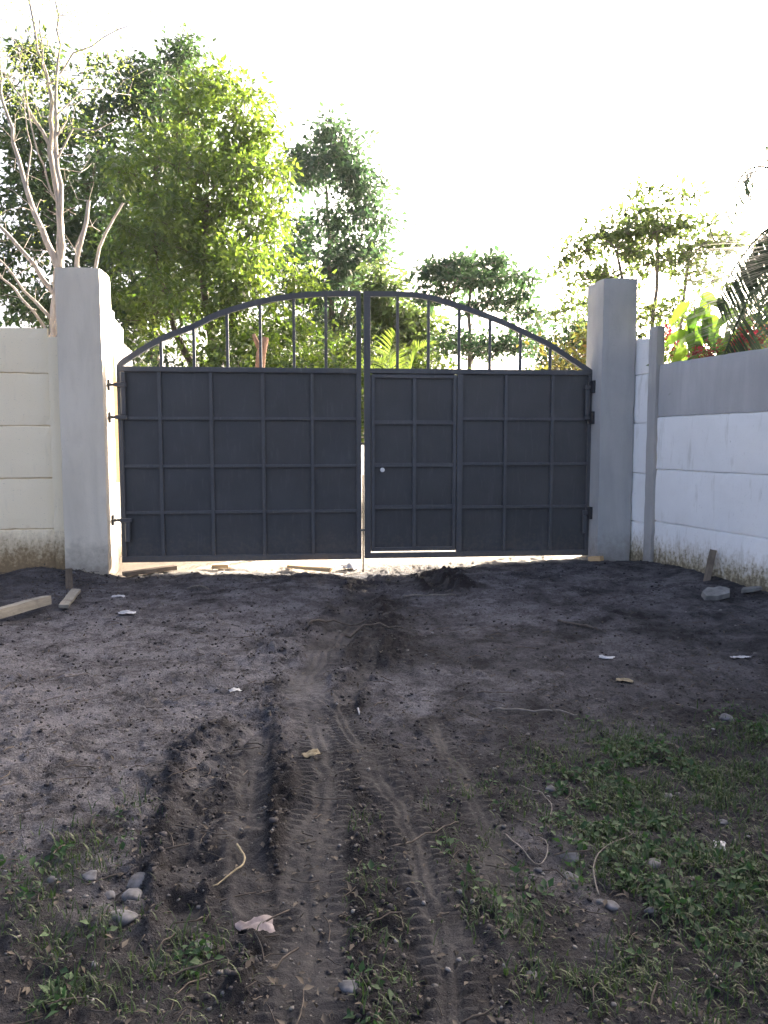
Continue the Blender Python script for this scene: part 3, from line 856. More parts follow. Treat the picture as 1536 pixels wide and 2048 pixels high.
# bright green tree, just behind the gate on the left
LB = [(-3.1, 16.3, 8.45, .75), (-2.5, 16.2, 7.6, .7), (-3.70, 16.20, 7.56, 0.90), (-2.90, 16.32, 7.32, 0.79), (-4.52, 16.20, 7.08, 0.84), (-3.42, 15.72, 6.40, 1.14), (-2.46, 16.20, 6.12, 0.72), (-4.46, 16.20, 5.41, 1.04), (-3.14, 15.84, 5.21, 1.14), (-2.16, 16.20, 4.92, 0.62), (-4.99, 16.08, 4.40, 0.94), (-3.78, 15.84, 4.08, 1.14), (-2.46, 16.20, 3.90, 0.86), (-3.24, 17.28, 5.94, 1.08), (-4.20, 17.40, 4.74, 1.08), (-1.80, 16.08, 3.66, 0.48)]
tree('leafy_tree', 'bright yellow-green leafy tree directly behind the left gate leaf', (-3.48, 16.32, 0.00),
     [([(-3.78, 16.32, 0.00), (-3.66, 16.32, 1.62), (-3.54, 16.32, 3.30), (-3.72, 16.32, 4.74), (-3.60, 16.20, 6.42)], .15, .05),
      ([(-3.60, 16.32, 2.82), (-3.00, 16.20, 4.26), (-2.76, 16.20, 5.70)], .10, .03), ([(-3.60, 16.32, 2.34), (-4.32, 16.32, 3.78), (-4.68, 16.20, 5.46)], .10, .03)],
     LB, 40, 46, .145, .165, M['leafA'], M['barkD'], 11, TG, tintbias=.05)
# dark taller tree behind it
LD_ = vary([(-5.47, 20.74, 11.22, 0.92), (-6.50, 20.74, 10.49, 1.04), (-4.98, 20.74, 10.00, 1.04), (-7.56, 20.74, 9.50, 1.10), (-6.04, 20.74, 9.02, 1.28), (-7.37, 20.74, 7.76, 1.34), (-5.69, 20.74, 7.51, 1.22), (-4.51, 20.74, 8.70, 0.98), (-6.59, 20.74, 6.26, 1.34), (-4.76, 20.74, 6.01, 1.22)], .5, 2)
tree('tall_dark_tree', 'tall dark green tree rising highest at upper left, behind the bright tree', (-6.10, 20.74, 0.00),
     [([(-6.10, 20.74, 0.00), (-5.98, 20.74, 2.72), (-6.10, 20.74, 5.77), (-5.86, 20.74, 8.82), (-5.61, 20.74, 10.65)], .17, .03), ([(-6.04, 20.74, 4.55), (-7.08, 20.74, 6.99), (-7.44, 20.74, 9.19)], .07, .02)],
     LD_, 38, 46, .165, .18, M['leafD'], M['barkD'], 12, TG)
LC = vary([(-7.87, 18.00, 9.41, 0.74), (-8.28, 18.00, 8.02, 0.96), (-7.27, 18.00, 7.48, 0.96), (-7.99, 18.00, 6.38, 1.16), (-6.65, 18.00, 6.06, 1.04), (-8.05, 18.00, 4.96, 1.04), (-6.70, 18.00, 4.73, 0.90), (-5.64, 18.00, 4.98, 0.96), (-7.44, 18.00, 3.78, 1.08), (-5.88, 18.00, 3.66, 0.96)], .4, 3)
tree('shady_tree', 'shady dark tree at the left edge behind the cream wall', (-7.32, 18.00, 0.00),
     [([(-7.44, 18.00, 0.00), (-7.32, 18.00, 2.10), (-7.44, 18.00, 5.10), (-7.68, 18.00, 8.10)], .14, .03), ([(-7.38, 18.00, 2.82), (-6.36, 18.00, 4.50), (-6.00, 18.00, 5.70)], .06, .02)],
     LC, 38, 40, .17, .18, M['leafD'], M['barkD'], 13, TG, tintbias=.08)
L3 = vary([(-1.61, 22.0, 9.6, .66), (-2.03, 22.0, 8.94, .72), (-1.07, 22.0, 8.94, .62), (-1.76, 22.0, 8.01, 1.0), (-.38, 22.0, 8.45, .62), (-.52, 22.0, 7.48, .75), (-1.63, 22.0, 6.94, .95), (-.62, 22.0, 6.53, .75), (-1.22, 22.0, 5.86, .95), (-2.5, 22, 6.2, .9), (-1.9, 22, 4.9, 1.1), (-.6, 22, 5.0, .9)], .5, 4)
tree('forked_tree', 'blue-green forked tree in the middle distance left of the open sky', (-1.3, 22, 0),
     [([(-1.3, 22, 0), (-1.35, 22, 3), (-1.5, 22, 6), (-1.6, 22, 9)], .17, .03), ([(-1.4, 22, 4.4), (-.8, 22, 6), (-.45, 22, 8.2)], .08, .02)],
     L3, 42, 42, .185, .19, M['leafB'], M['barkG'], 14, TG)
L3b = vary([(.26, 19.0, 5.38, .58), (.38, 19.0, 4.67, .8), (-.1, 19.0, 4.32, .8), (.75, 19.0, 3.96, .7), (.3, 19, 3.3, .9), (-.5, 19, 3.4, .8)], .4, 5)
tree('olive_tree', 'rounded olive-green tree showing over the middle of the gate arch', (.2, 19, 0),
     [([(.2, 19, 0), (.25, 19, 2.5), (.3, 19, 5)], .12, .03)], L3b, 60, 44, .17, .2, M['leafO'], M['barkG'], 15, TG, tintbias=-.15)
# layered tree right of centre (flat tiers)
def tiers(spec, rng):
    out = []
    for (x, y, z, rx, rz, n) in spec:
        a = rng.rand(n) * 2 * math.pi; r = np.sqrt(rng.rand(n))
        out.append(np.stack([x + rx * r * np.cos(a), y + rx * r * np.sin(a), z + rz * rng.normal(size=n) * .5 + .12 * rx * (1 - r)], 1))
    return np.concatenate(out)
rg = np.random.RandomState(77)
T4 = tiers([(1.25, 18, 5.35, .6, .10, 20), (2.1, 18, 5.50, .9, .09, 34), (2.85, 18, 5.15, .75, .09, 22), (1.65, 18, 5.05, 1.0, .08, 26), (3.0, 18, 4.75, .65, .07, 14), (1.1, 18, 4.75, .4, .06, 9), (2.3, 18, 4.55, .7, .1, 16), (3.25, 18, 4.40, .35, .06, 8), (1.9, 18, 3.75, .9, .2, 34), (2.7, 18, 3.6, .8, .2, 26), (3.5, 18, 4.15, .15, .04, 3)], rg)
tree('tiered_tree', 'small tiered tree with flat leafy layers right of the gate centre', (1.95, 18, 0),
     [([(1.95, 18, 0), (1.97, 18, 2.5), (1.93, 18, 4.5), (2.0, 18, 5.5)], .06, .02)],
     [(1.95, 18, 5.4, .3)], 20, 24, .17, .13, M['leafB'], M['barkG'], 16, TG, extra=T4, flat=.45, up=.8, droop=.0, tip=.008)
# airy layered tree behind the right pillar
T5 = tiers([(3.25, 13, 4.60, .38, .08, 10), (3.75, 13, 4.80, .6, .10, 26), (4.3, 13, 4.90, .6, .12, 30), (4.8, 13, 4.95, .6, .12, 28), (5.3, 13, 4.70, .5, .10, 20), (4.15, 13, 5.22, .45, .08, 16), (4.85, 13, 5.45, .30, .10, 9), (3.55, 13, 4.15, .5, .10, 18), (3.35, 13, 3.75, .45, .10, 14), (4.65, 13, 4.35, .7, .10, 24), (5.2, 13, 4.15, .4, .10, 10), (3.95, 13, 4.5, .5, .10, 18), (4.45, 13, 3.7, .55, .12, 16), (4.85, 13, 3.5, .55, .12, 16), (3.05, 13, 4.35, .3, .05, 7), (5.55, 13, 4.75, .35, .06, 10), (5.1, 13, 4.5, .6, .06, 14), (2.95, 13, 3.6, .25, .05, 6), (4.2, 13, 5.55, .25, .06, 6), (4.55, 13, 3.05, .6, .15, 18), (3.7, 13, 3.3, .5, .12, 10)], rg)
tree('airy_tree', 'thin-crowned tree with spreading tiers behind the right pillar', (4.45, 13, 0),
     [([(4.45, 13, 0), (4.42, 13, 2.4), (4.47, 13, 4.0), (4.45, 13, 5.3)], .055, .015), ([(4.5, 13, 1.6), (4.85, 13, 3.2), (5.0, 13, 4.6)], .035, .012), ([(4.4, 13, 1.9), (4.1, 13, 3.2), (3.8, 13, 4.6)], .03, .012)],
     [(4.4, 13, 4.9, .3)], 20, 17, .125, .11, M['leafO'], M['barkG'], 17, TG, extra=T5, flat=.5, up=.8, droop=.0, tip=.006)
tree('round_tree', 'dense dark rounded tree between the gate arch and right pillar', (5.6, 24, 0),
     [([(5.6, 24, 0), (5.6, 24, 2.5), (5.6, 24, 4.4)], .14, .04)],
     vary([(5.37, 24.0, 4.40, .77), (5.97, 24.0, 4.70, .62), (4.85, 24.0, 4.0, .77), (6.4, 24.0, 4.1, .93), (5.2, 24, 3.2, 1.0), (6.2, 24, 3.0, 1.0), (4.2, 24, 3.0, .7)], .4, 6), 42, 40, .17, .22, M['leafD'], M['barkD'], 18, TG)
# shrubs seen through the bars
SH = [((-4.2, 12.2), 2.7, .9, 'leafA', 'bushy shrub glowing green at the left foot of the gate arch'),
      ((-1.5, 14.5), 3.5, 1.1, 'leafA', 'broad sunlit shrub filling the bars left of the gate centre'),
      ((.0, 16.0), 3.6, 1.0, 'leafA', 'sunlit shrub behind the young palm at the gate centre'),
      ((1.2, 15.0), 2.9, .7, 'leafO', 'low olive shrub seen through the bars right of centre'),
      ((2.3, 15.5), 2.75, .65, 'leafA', 'low yellow-green shrub under the tiered tree'),
      ((3.2, 17.5), 2.9, .7, 'leafB', 'low blue-green shrub near the right end of the gate'),
      ((-2.9, 16.0), 3.4, 1.3, 'leafD', 'dark shrub in the shade behind the bright tree')]
for i, ((x, y), h, r, lf, lb) in enumerate(SH):
    rn = random.Random(40 + i)
    lo = [(x + rn.uniform(-.8, .8) * r, y + rn.uniform(-.5, .5) * r, h - r * rn.uniform(.5, 1.5), r * rn.uniform(.5, .75)) for _ in range(8)]
    tree('shrub', lb, (x, y, 0), [([(x, y, 0), (x + .1, y, h * .5), (x, y, h * .8)], .05, .02), ([(x + .1, y, .1), (x + r * .5, y, h * .7)], .03, .012), ([(x - .1, y, .1), (x - r * .5, y, h * .7)], .03, .012)],
         lo, 60, 40, .12, .17, M[lf], M['barkG'], 60 + i, 'shrubs beyond the gate', 'shrub', tintbias=.1 if lf == 'leafA' else 0)
tree('croton_bush', 'croton bush with yellow and red leaves beside the right pillar', (3.25, 11.6, 0),
     [([(3.25, 11.6, 0), (3.2, 11.6, 1.6), (3.1, 11.6, 2.9)], .03, .01)],
     [(2.95, 11.6, 2.8, .30), (3.15, 11.6, 3.05, .24), (3.3, 11.6, 2.7, .35), (2.7, 11.6, 2.55, .28)], 150, 16, .12, .1, M['leafC'], M['barkG'], 90, 'shrubs beyond the gate', 'shrub')
# reddish broken trunk
st = empty('broken_tree', (-2.02, 12.4, 0))
tag(st, 'bare reddish-brown trunk seen between the gate bars', 'tree trunk')
link('trunk', tube_mesh('trunk', [(0, 0, 0), (.02, 0, 1.2), (.02, 0, 2.3), (.08, 0, 2.9), (.16, 0, 3.15)], [.11, .09, .075, .08, .05], 9), M['barkR'], st)
link('branch_stub', tube_mesh('branch_stub', [(.09, 0, 2.9), (.0, .02, 3.1), (-.04, .03, 3.2)], [.05, .04, .03], 7), M['barkR'], st)

# ---- pale bare multi-stem tree behind the left pillar
rng = np.random.RandomState(5)
bt = empty('bare_tree', (-4.55, 11, 0))
tag(bt, 'pale many-stemmed tree, nearly leafless, behind the left pillar', 'tree')
STEMS = [
 ([(-4.60, 11, 0), (-4.62, 11, 1.5), (-4.60, 11, 3.0), (-4.50, 11, 3.9)], .13, .10),
 ([(-4.50, 11, 3.9), (-4.46, 11, 4.8), (-4.56, 11, 5.5), (-4.50, 11, 6.1), (-4.68, 11, 6.8), (-4.78, 11, 7.6)], .075, .015),
 ([(-4.50, 11, 3.9), (-4.72, 11, 4.4), (-4.90, 11, 4.9), (-5.05, 11, 5.6), (-5.25, 11.1, 6.3), (-5.3, 11.2, 7.2)], .07, .015),
 ([(-4.48, 11, 4.0), (-4.40, 10.9, 4.8), (-4.44, 10.9, 5.6), (-4.42, 10.9, 6.2), (-4.36, 10.9, 6.8), (-4.38, 10.9, 7.6)], .055, .012),
 ([(-4.55, 11, 5.5), (-4.75, 11, 5.9), (-4.95, 11, 6.2), (-5.15, 11, 6.5)], .04, .012),
 ([(-4.50, 11, 6.1), (-4.62, 11, 6.6), (-4.62, 11, 7.3)], .03, .01),
 ([(-4.44, 10.9, 5.6), (-4.3, 10.9, 5.85), (-4.28, 10.9, 6.0)], .02, .008),
 ([(-4.62, 11, 3.6), (-4.95, 10.9, 4.1), (-5.3, 10.9, 4.5), (-5.6, 10.9, 4.8)], .05, .02),
 ([(-4.62, 11, 3.2), (-5.0, 11, 3.6), (-5.4, 11, 4.1)], .04, .015),
 ([(-4.62, 11, 2.9), (-4.8, 10.8, 3.3), (-5.2, 10.8, 3.75), (-5.5, 10.8, 4.2)], .035, .015),
 ([(-4.60, 11, 2.8), (-4.25, 10.8, 3.4), (-4.12, 10.7, 4.0), (-4.0, 10.7, 4.45), (-3.95, 10.7, 4.72)], .055, .034),
 ([(-4.60, 11, 2.5), (-4.05, 10.9, 3.3), (-3.95, 10.9, 3.95), (-3.82, 10.9, 4.35), (-3.56, 10.9, 4.75)], .045, .022),
 ([(-4.15, 10.8, 3.7), (-4.2, 10.8, 4.1), (-4.05, 10.8, 4.4), (-3.95, 10.8, 4.42)], .018, .012),
 ([(-4.46, 11, 6.4), (-4.2, 11, 6.75), (-3.95, 11, 6.85), (-3.6, 11, 7.05), (-3.3, 11, 7.15)], .018, .006),
 ([(-4.42, 10.9, 5.9), (-4.1, 11, 6.3), (-3.85, 11, 6.28), (-3.7, 11, 6.2)], .016, .006),
 ([(-4.45, 10.9, 5.3), (-4.2, 10.9, 5.75), (-3.9, 10.9, 5.7)], .02, .012),
 ([(-4.9, 11, 4.9), (-4.8, 10.9, 5.5), (-4.85, 10.9, 6.2)], .02, .008),
 ([(-4.45, 11, 4.7), (-4.7, 10.9, 5.4), (-4.8, 10.9, 6.0), (-4.9, 10.9, 6.8)], .02, .008),
 ([(-5.05, 11, 5.6), (-4.98, 10.9, 5.9)], .015, .006),
]
tw = []
for i in range(340):
    s_ = STEMS[rng.choice([1, 2, 3, 4, 5, 13, 14, 8, 17])][0]; k = rng.randint(1, len(s_)); f = rng.rand()
    b_ = np.array(s_[k - 1]) * (1 - f) + np.array(s_[k]) * f
    tw.append(b_ + rng.normal(size=3) * np.array([.35, .35, .22]) + np.array([0, 0, .35]))
tw = np.array(tw)
b = np.array((-4.55, 11, 0))
# stems share one skeleton
nodes, par, rad = grow(STEMS, tw, rng, .004, .18, .05, 2.6)
# thin the pipe growth on these slender stems
rad = np.minimum(rad * .70, .11)
link('trunk', branch_mesh('trunk', nodes - b, par, rad, 7), M['barkP'], bt)
hi = tw[(tw[:, 2] > 5.8) | (rng.rand(len(tw)) < .12)]
link('crown', leaves_mesh('crown', hi - b, .045, rng, 13, .14, .28, .4, .2, tintbias=.1, flat=.5), M['leafF'], bt)

# ---- palms
def frond(name, pts, leaflet, mat, parent, seed, nl=46, wid=.026, hang=.5, r0=.022, tintb=0., spread=1.0, roll=0.0):
    rn = np.random.RandomState(seed)
    P = np.array(pts, float)
    # Catmull-like resample
    tt = np.linspace(0, len(P) - 1, 24); ii = np.minimum(tt.astype(int), len(P) - 2); ff = tt - ii
    def pt(i): return P[np.clip(i, 0, len(P) - 1)]
    p0, p1, p2, p3 = pt(ii - 1), pt(ii), pt(ii + 1), pt(ii + 2); f = ff[:, None]
    Q = .5 * ((2 * p1) + (-p0 + p2) * f + (2 * p0 - 5 * p1 + 4 * p2 - p3) * f ** 2 + (-p0 + 3 * p1 - 3 * p2 + p3) * f ** 3)
    fr = link('frond', None or bpy.data.meshes.new('frond'), None, parent)
    V = []; F = []; T = []
    # rachis: 3-sided strip
    n = len(Q); tang = np.gradient(Q, axis=0); tang /= np.linalg.norm(tang, axis=1)[:, None]
    side = np.cross(tang, np.array([0, 0, 1.])); side /= np.linalg.norm(side, axis=1)[:, None] + 1e-9
    upv = np.cross(side, tang)
    side, upv = side * math.cos(roll) + upv * math.sin(roll), upv * math.cos(roll) - side * math.sin(roll)
    for i in range(n):
        r = r0 * (1 - .8 * i / n)
        V += [Q[i] + side[i] * r, Q[i] - side[i] * r, Q[i] - upv[i] * r * 1.2]; T += [(.25, .5, 0)] * 3
    for i in range(n - 1):
        for k in range(3):
            a = 3 * i + k; b_ = 3 * i + (k + 1) % 3; F += [(a, b_, b_ + 3), (a, b_ + 3, a + 3)]
    for s in (-1, 1):
        for j in range(nl):
            f = .10 + .90 * (j + rn.rand() * .6) / nl; x = f * (n - 1); i = min(int(x), n - 2); g = x - i
            o = Q[i] * (1 - g) + Q[i + 1] * g
            tg, sd, uv = tang[i], side[i], upv[i]
            L = leaflet * (math.sin(math.pi * (.16 + .80 * f)) ** .6) * rn.uniform(.85, 1.1)
            d = sd * s * (1.0 - .45 * f) * spread + tg * (.22 + .40 * f) + uv * .18
            d = d / np.linalg.norm(d) + rn.normal(size=3) * .05
            w = wid * (1 - .3 * f); tt_ = np.clip(rn.rand() * .7 + tintb, 0, 1)
            wdir = np.cross(d, np.array([0, 0, 1.]) + uv * .3); wdir /= np.linalg.norm(wdir) + 1e-9
            b0 = len(V); p = o.copy(); dd = d.copy()
            for q, wq in ((0, .45), (1, 1.0), (2, .75), (3, .08)):
                V += [p - wdir * w * wq * .5, p + wdir * w * wq * .5]; T += [(tt_, .5, 0)] * 2
                p = p + dd * L / 3; dd = dd + np.array([0, 0, -hang * .42]); dd /= np.linalg.norm(dd)
            for q in range(3):
                a = b0 + 2 * q; F += [(a, a + 1, a + 3), (a, a + 3, a + 2)]
    me = mesh_np('frond', np.array(V), np.array(F), False, np.array(T))
    old = fr.data; fr.data = me; bpy.data.meshes.remove(old); me.materials.append(mat)
    return fr
pm = empty('palm_tree', (4.88, 8.5, -.22))
tag(pm, 'dark palm tree with hanging fronds at the right edge above the wall', 'palm tree')
link('trunk', tube_mesh('trunk', [(.15, .1, 0), (.1, .05, 1.5), (.02, 0, 3), (0, 0, 4.0)], [.14, .12, .11, .12], 10), M['barkG'], pm)
FR = [  # relative to the palm's foot
 [(0, 0, 4.0), (-.45, -.15, 4.25), (-.80, -.20, 3.85), (-1.05, -.2, 3.25), (-1.25, -.15, 2.70), (-1.32, -.1, 2.35)],
 [(0, 0, 4.0), (-.35, -.35, 4.35), (-.70, -.55, 4.05), (-.95, -.65, 3.5), (-1.0, -.7, 2.9)],
 [(0, 0, 4.0), (-.5, .2, 4.6), (-.85, .3, 4.72), (-1.05, .3, 4.45), (-1.12, .3, 4.2)],
 [(0, 0, 4.0), (-.3, .4, 4.3), (-.62, .7, 3.9), (-.80, .85, 3.2), (-.85, .9, 2.6)],
 [(0, 0, 4.0), (.4, .4, 4.5), (.9, .8, 4.4), (1.3, 1.2, 3.6)],
 [(0, 0, 4.0), (.5, -.2, 4.5), (1.1, -.4, 4.3), (1.6, -.5, 3.5)],
 [(0, 0, 4.0), (.3, -.6, 4.3), (.4, -1.1, 4.1), (.5, -1.6, 3.4)],
 [(0, 0, 4.0), (.15, .6, 4.3), (.25, 1.2, 4.2), (.3, 1.7, 3.6)],
 [(0, 0, 4.0), (-.5, -.45, 4.0), (-.85, -.7, 3.5), (-1.0, -.8, 2.8)],
 [(0, 0, 4.0), (-.35, .05, 4.1), (-.65, .05, 3.6), (-.85, .05, 3.0), (-.95, .05, 2.5)],
 [(0, 0, 4.0), (-.42, -.1, 4.15), (-.85, -.1, 3.95), (-1.15, -.1, 3.6), (-1.35, -.1, 3.2)],
]
for i, f_ in enumerate(FR):
    frond('frond', f_, .74 if i != 2 else .5, M['palm'], pm, 200 + i, 84 if i != 2 else 54, .034 if i != 2 else .022, .20, roll=(1.15, .9, 1.0, 1.2, 0, 0, 0, 0, .8, 1.3, 1.1)[i])
yp = empty('young_palm', (.22, 12, 0))
tag(yp, 'young yellow-green palm glowing behind the gate centre', 'palm tree')
link('trunk', tube_mesh('trunk', [(0, 0, 0), (0, 0, .9), (.02, 0, 1.7)], [.07, .06, .05], 8), M['barkG'], yp)
for i, f_ in enumerate([[(0, 0, 1.7), (-.10, -.05, 2.5), (-.15, -.1, 3.0), (-.05, -.2, 3.35)], [(0, 0, 1.7), (.15, 0, 2.5), (.3, 0, 3.05), (.6, -.1, 3.2)],
                        [(0, 0, 1.7), (-.2, 0, 2.3), (-.5, 0, 2.75), (-.9, 0, 2.7)], [(0, 0, 1.7), (.2, .1, 2.2), (.55, .2, 2.6), (.95, .2, 2.5)],
                        [(0, 0, 1.7), (-.05, .3, 2.4), (-.1, .5, 3.0), (-.25, .8, 3.2)], [(0, 0, 1.7), (-.08, -.2, 2.3), (-.18, -.4, 2.75), (-.40, -.6, 2.85)]]):
    frond('frond', [(a_ * .9, b_, c_ if c_ < 1.8 else 1.7 + (c_ - 1.7) * .86) for a_, b_, c_ in f_], .38, M['palmY'], yp, 300 + i, 40, .026, .35, .012, .2)

# ---- broad-leaved plants with red flower spikes behind the right wall
def big_leaf(parent, base, direc, L, W, seed, mat):
    rn = np.random.RandomState(seed); n = 7
    d = np.array(direc, float); d /= np.linalg.norm(d)
    sd = np.cross(d, np.array([rn.normal() * .4, -1 + rn.normal() * .3, .3])); sd /= np.linalg.norm(sd)
    p = np.array(base, float); V = []; T = []; t0 = np.clip(.5 + rn.normal() * .3, 0, 1)
    for i in range(n):
        f = i / (n - 1); w = W * (math.sin(math.pi * min(1, f ** .8 * .97 + .03)) ** .8) * (1 - .25 * f)
        nr = np.cross(sd, d)
        V += [p + sd * w * .5 + nr * w * .16, p + sd * w * .27 + nr * w * .05, p, p - sd * w * .27 + nr * w * .05, p - sd * w * .5 + nr * w * .16]; T += [(t0, .5, 0)] * 5
        p = p + d * L / (n - 1); d = d + np.array([0, 0, -.22]); d /= np.linalg.norm(d)
    i = np.arange(n * 5).reshape(n, 5)
    F = np.stack([i[:-1, :-1].ravel(), i[:-1, 1:].ravel(), i[1:, 1:].ravel(), i[1:, :-1].ravel()], 1)
    return link('leaf', mesh_np('leaf', np.array(V), F, True, np.array(T)), mat, parent)
def broad_plant(loc, label, stems, seed):
    rn = random.Random(seed)
    root = empty('broad_leaved_plant', (loc[0], loc[1], 0)); tag(root, label, 'plant', 'broad-leaved plants behind the right wall')
    for si, (dx, dy, zt, nl, L) in enumerate(stems):
        link('stem', tube_mesh('stem', [(dx * .3, dy * .3, 0), (dx * .6, dy * .6, zt * .5), (dx, dy, zt)], [.016, .013, .007], 6), M['big'] if False else M['straw'], root)
        for k in range(nl):
            f = (k + .5) / nl; z = zt - (1 - f) * .75 * min(1, zt - 2.1); a = k * 2.4 + si * 1.3 + rn.uniform(-.4, .4)
            big_leaf(root, (dx * (.6 + .4 * f) + .05 * math.cos(a), dy * (.6 + .4 * f) + .05 * math.sin(a), z), (math.cos(a) * .75, math.sin(a) * .6, rn.uniform(-1.1, .0)), L * rn.uniform(.8, 1.15), L * rn.uniform(.40, .52), seed * 50 + si * 20 + k, M['big'])
    return root
broad_plant((3.52, 8.95), 'broad-leaved plant with drooping lime leaves beside the tall wall post', [(.0, 0, 3.18, 11, .34), (.20, .1, 3.25, 9, .34), (-.08, -.05, 2.85, 8, .30)], 1)
broad_plant((4.0, 8.75), 'broad-leaved plant with dark green leaves tangled in the palm fronds', [(.0, 0, 2.98, 10, .34), (.2, .1, 3.05, 8, .32), (-.15, .05, 2.8, 7, .28)], 2)
def flower_plant(loc, label, spikes, seed):
    rng = np.random.RandomState(seed)
    root = empty('flower_plant', (loc[0], loc[1], 0)); tag(root, label, 'flower', 'red flowers behind the right wall')
    for (dx, dy, zt, h) in spikes:
        link('stem', tube_mesh('stem', [(dx * .4, dy * .4, 0), (dx, dy, zt)], [.008, .005], 5), M['weed'] if False else M['straw'], root)
        k = 14; C = np.stack([dx + rng.normal(size=k) * .006, dy + rng.normal(size=k) * .006, zt - h * np.linspace(0, 1, k)], 1)
        tag(link('flower', leaves_mesh('flower', C, .050, rng, 9, .027, .45, .2, .1, flat=1.), M['red'], root), kind='stuff')
        C2 = np.stack([dx + rng.normal(size=10) * .12, dy + rng.normal(size=10) * .1, zt - h - rng.rand(10) * .3], 1)
        link('foliage', leaves_mesh('foliage', C2, .11, rng, 7, .07, .4, .3, .2), M['leafA'], root)
flower_plant((3.44, 9.42), 'red flower spikes just right of the tall wall post', [(-.06, 0, 2.88, .22), (-.14, .05, 2.70, .15), (.10, .1, 2.66, .14)], 1)
flower_plant((3.60, 8.75), 'small red flowers low under the lime-leaved plant', [(.0, 0, 2.55, .10), (-.12, .05, 2.50, .09), (.15, .1, 2.58, .12)], 2)
flower_plant((4.02, 8.55), 'red flower clump below the palm fronds on the wall top', [(.0, 0, 2.76, .22), (.1, .05, 2.68, .16), (-.12, -.05, 2.72, .2), (.22, .1, 2.80, .22), (-.2, -.05, 2.62, .14)], 3)
tree('hedge_shrub', 'thin twiggy shrub along the top of the right wall', (3.75, 9.6, 0),
     [([(3.7, 9.6, 0), (3.7, 9.6, 1.8), (3.6, 9.6, 2.7)], .03, .01), ([(3.7, 9.6, .3), (4.3, 9.4, 1.8), (4.5, 9.4, 2.8)], .03, .01)],
     [(3.75, 9.7, 2.45, .28), (3.95, 9.7, 2.5, .4), (4.3, 9.6, 2.5, .4), (3.7, 9.6, 2.85, .25), (4.6, 9.3, 2.6, .4)], 70, 10, .10, .12, M['leafA'], M['barkG'], 95, None, 'shrub')

# ---- unseen tree added behind and above the camera to darken the near ground
rn = random.Random(900)
LS = [(-.4 + rn.uniform(-3.2, 3.2), -2.2 + rn.uniform(-3.0, 3.3), 6.6 + rn.uniform(-1.0, 2.2), rn.uniform(1.0, 1.5)) for _ in range(17)]
tree('added_shade_tree', 'unseen spreading tree added behind the viewer to darken the foreground', (-.8, -3.2, 0),
     [([(-.8, -3.2, 0), (-.7, -3.1, 2.5), (-.4, -2.6, 5.5), (-.3, -2.4, 7.5)], .28, .08), ([(-.7, -3.1, 2.8), (1.2, -2.0, 5.2), (2.2, -1.5, 6.8)], .12, .04), ([(-.7, -3.1, 3.0), (-2.2, -2.0, 5.2), (-3.0, -1.6, 6.8)], .12, .04)],
     LS, 17, 30, .30, .36, M['leafD'], M['barkD'], 901, None, seg=.6)

# ------------------------------------------------------------------ ground scatter
rng = np.random.RandomState(9)
def ico(n_sub=0):
    bm = bmesh.new(); bmesh.ops.create_icosphere(bm, subdivisions=n_sub + 1, radius=1.0)
    v = np.array([x.co[:] for x in bm.verts]); f = np.array([[q.index for q in p.verts] for p in bm.faces]); bm.free(); return v, f
def lumps(name, P, S, mat, flat=.65, seed=0, kind='stuff', label=None, cat=None, bias=0):
    rg_ = np.random.RandomState(seed); v, f = ico(0); n = len(P); k = len(v)
    V = np.repeat(v[None], n, 0) * (1 + rg_.normal(size=(n, k, 1)) * .22)
    a = rg_.rand(n) * 6.28; ca, sa = np.cos(a)[:, None], np.sin(a)[:, None]
    V = V * np.stack([np.ones(n), rg_.uniform(.55, 1, n), rg_.uniform(flat * .6, flat * 1.1, n)], 1)[:, None, :]
    X = V[..., 0] * ca - V[..., 1] * sa; Y = V[..., 0] * sa + V[..., 1] * ca
    V = np.stack([X, Y, V[..., 2]], 2) * S[:, None, None] + P[:, None, :]
    F = (f[None] + (np.arange(n) * k)[:, None, None]).reshape(-1, 3)
    T = np.repeat(np.clip(rg_.rand(n) + bias, 0, 1)[:, None], k, 1).reshape(-1, 1); T = np.repeat(T, 3, 1)
    o = link(name, mesh_np(name, V.reshape(-1, 3), F, True, T), mat)
    tag(o, label, cat, kind=kind); return o
def yard_points(n, y0=1.75, y1=9.0, pw=1.0):
    # spread over the visible wedge of the yard, denser close by
    y = y0 * (y1 / y0) ** rng.rand(n) ** pw
    x = rng.uniform(-.53, .53, n) * (y + .4)
    lim = 3.62 - (y - 7.2) * .292 - .05
    keep = (x < lim) & (x > -3.6)
    return x[keep], y[keep]
# clods of earth, thick along ridges and rut edges
xs, ys = yard_points(52000)
_, gm = ground(xs, ys, True)
ch = np.zeros(len(xs))
for pts_, hw, hh in RIDGES:
    d, _, _, ef = polydist(xs, ys, pts_); ch = np.maximum(ch, np.exp(-(d / (hw * 1.5)) ** 2) * ef)
for pts_, hw, dep, tr in TRACKS:
    d, _, _, ef = polydist(xs, ys, pts_); ch = np.maximum(ch, .8 * np.exp(-((d / hw - 1.4) / .4) ** 2) * ef)
    if tr > .5: ch = np.where(d < hw * 1.05, ch * .05, ch)
ch = np.maximum(ch, 1.0 * np.exp(-((xs + 3.5) / .6) ** 2 - ((ys - 8.3) / .6) ** 2))
inn = np.zeros(len(xs), bool)
for pts_, hw, dep, tr in TRACKS:
    if tr > .5: inn |= polydist(xs, ys, pts_)[0] < hw
keep = (rng.rand(len(xs)) < (.30 + .6 * ch)) & ~(inn & (rng.rand(len(xs)) < .93))
xs, ys, ch = xs[keep], ys[keep], ch[keep]
S = (.0022 + .0095 * rng.rand(len(xs)) ** 5) * (1 + .9 * ch * rng.rand(len(xs)) ** 2) * (.7 + .11 * ys)
P = np.stack([xs, ys, ground(xs, ys) + S * .15], 1)
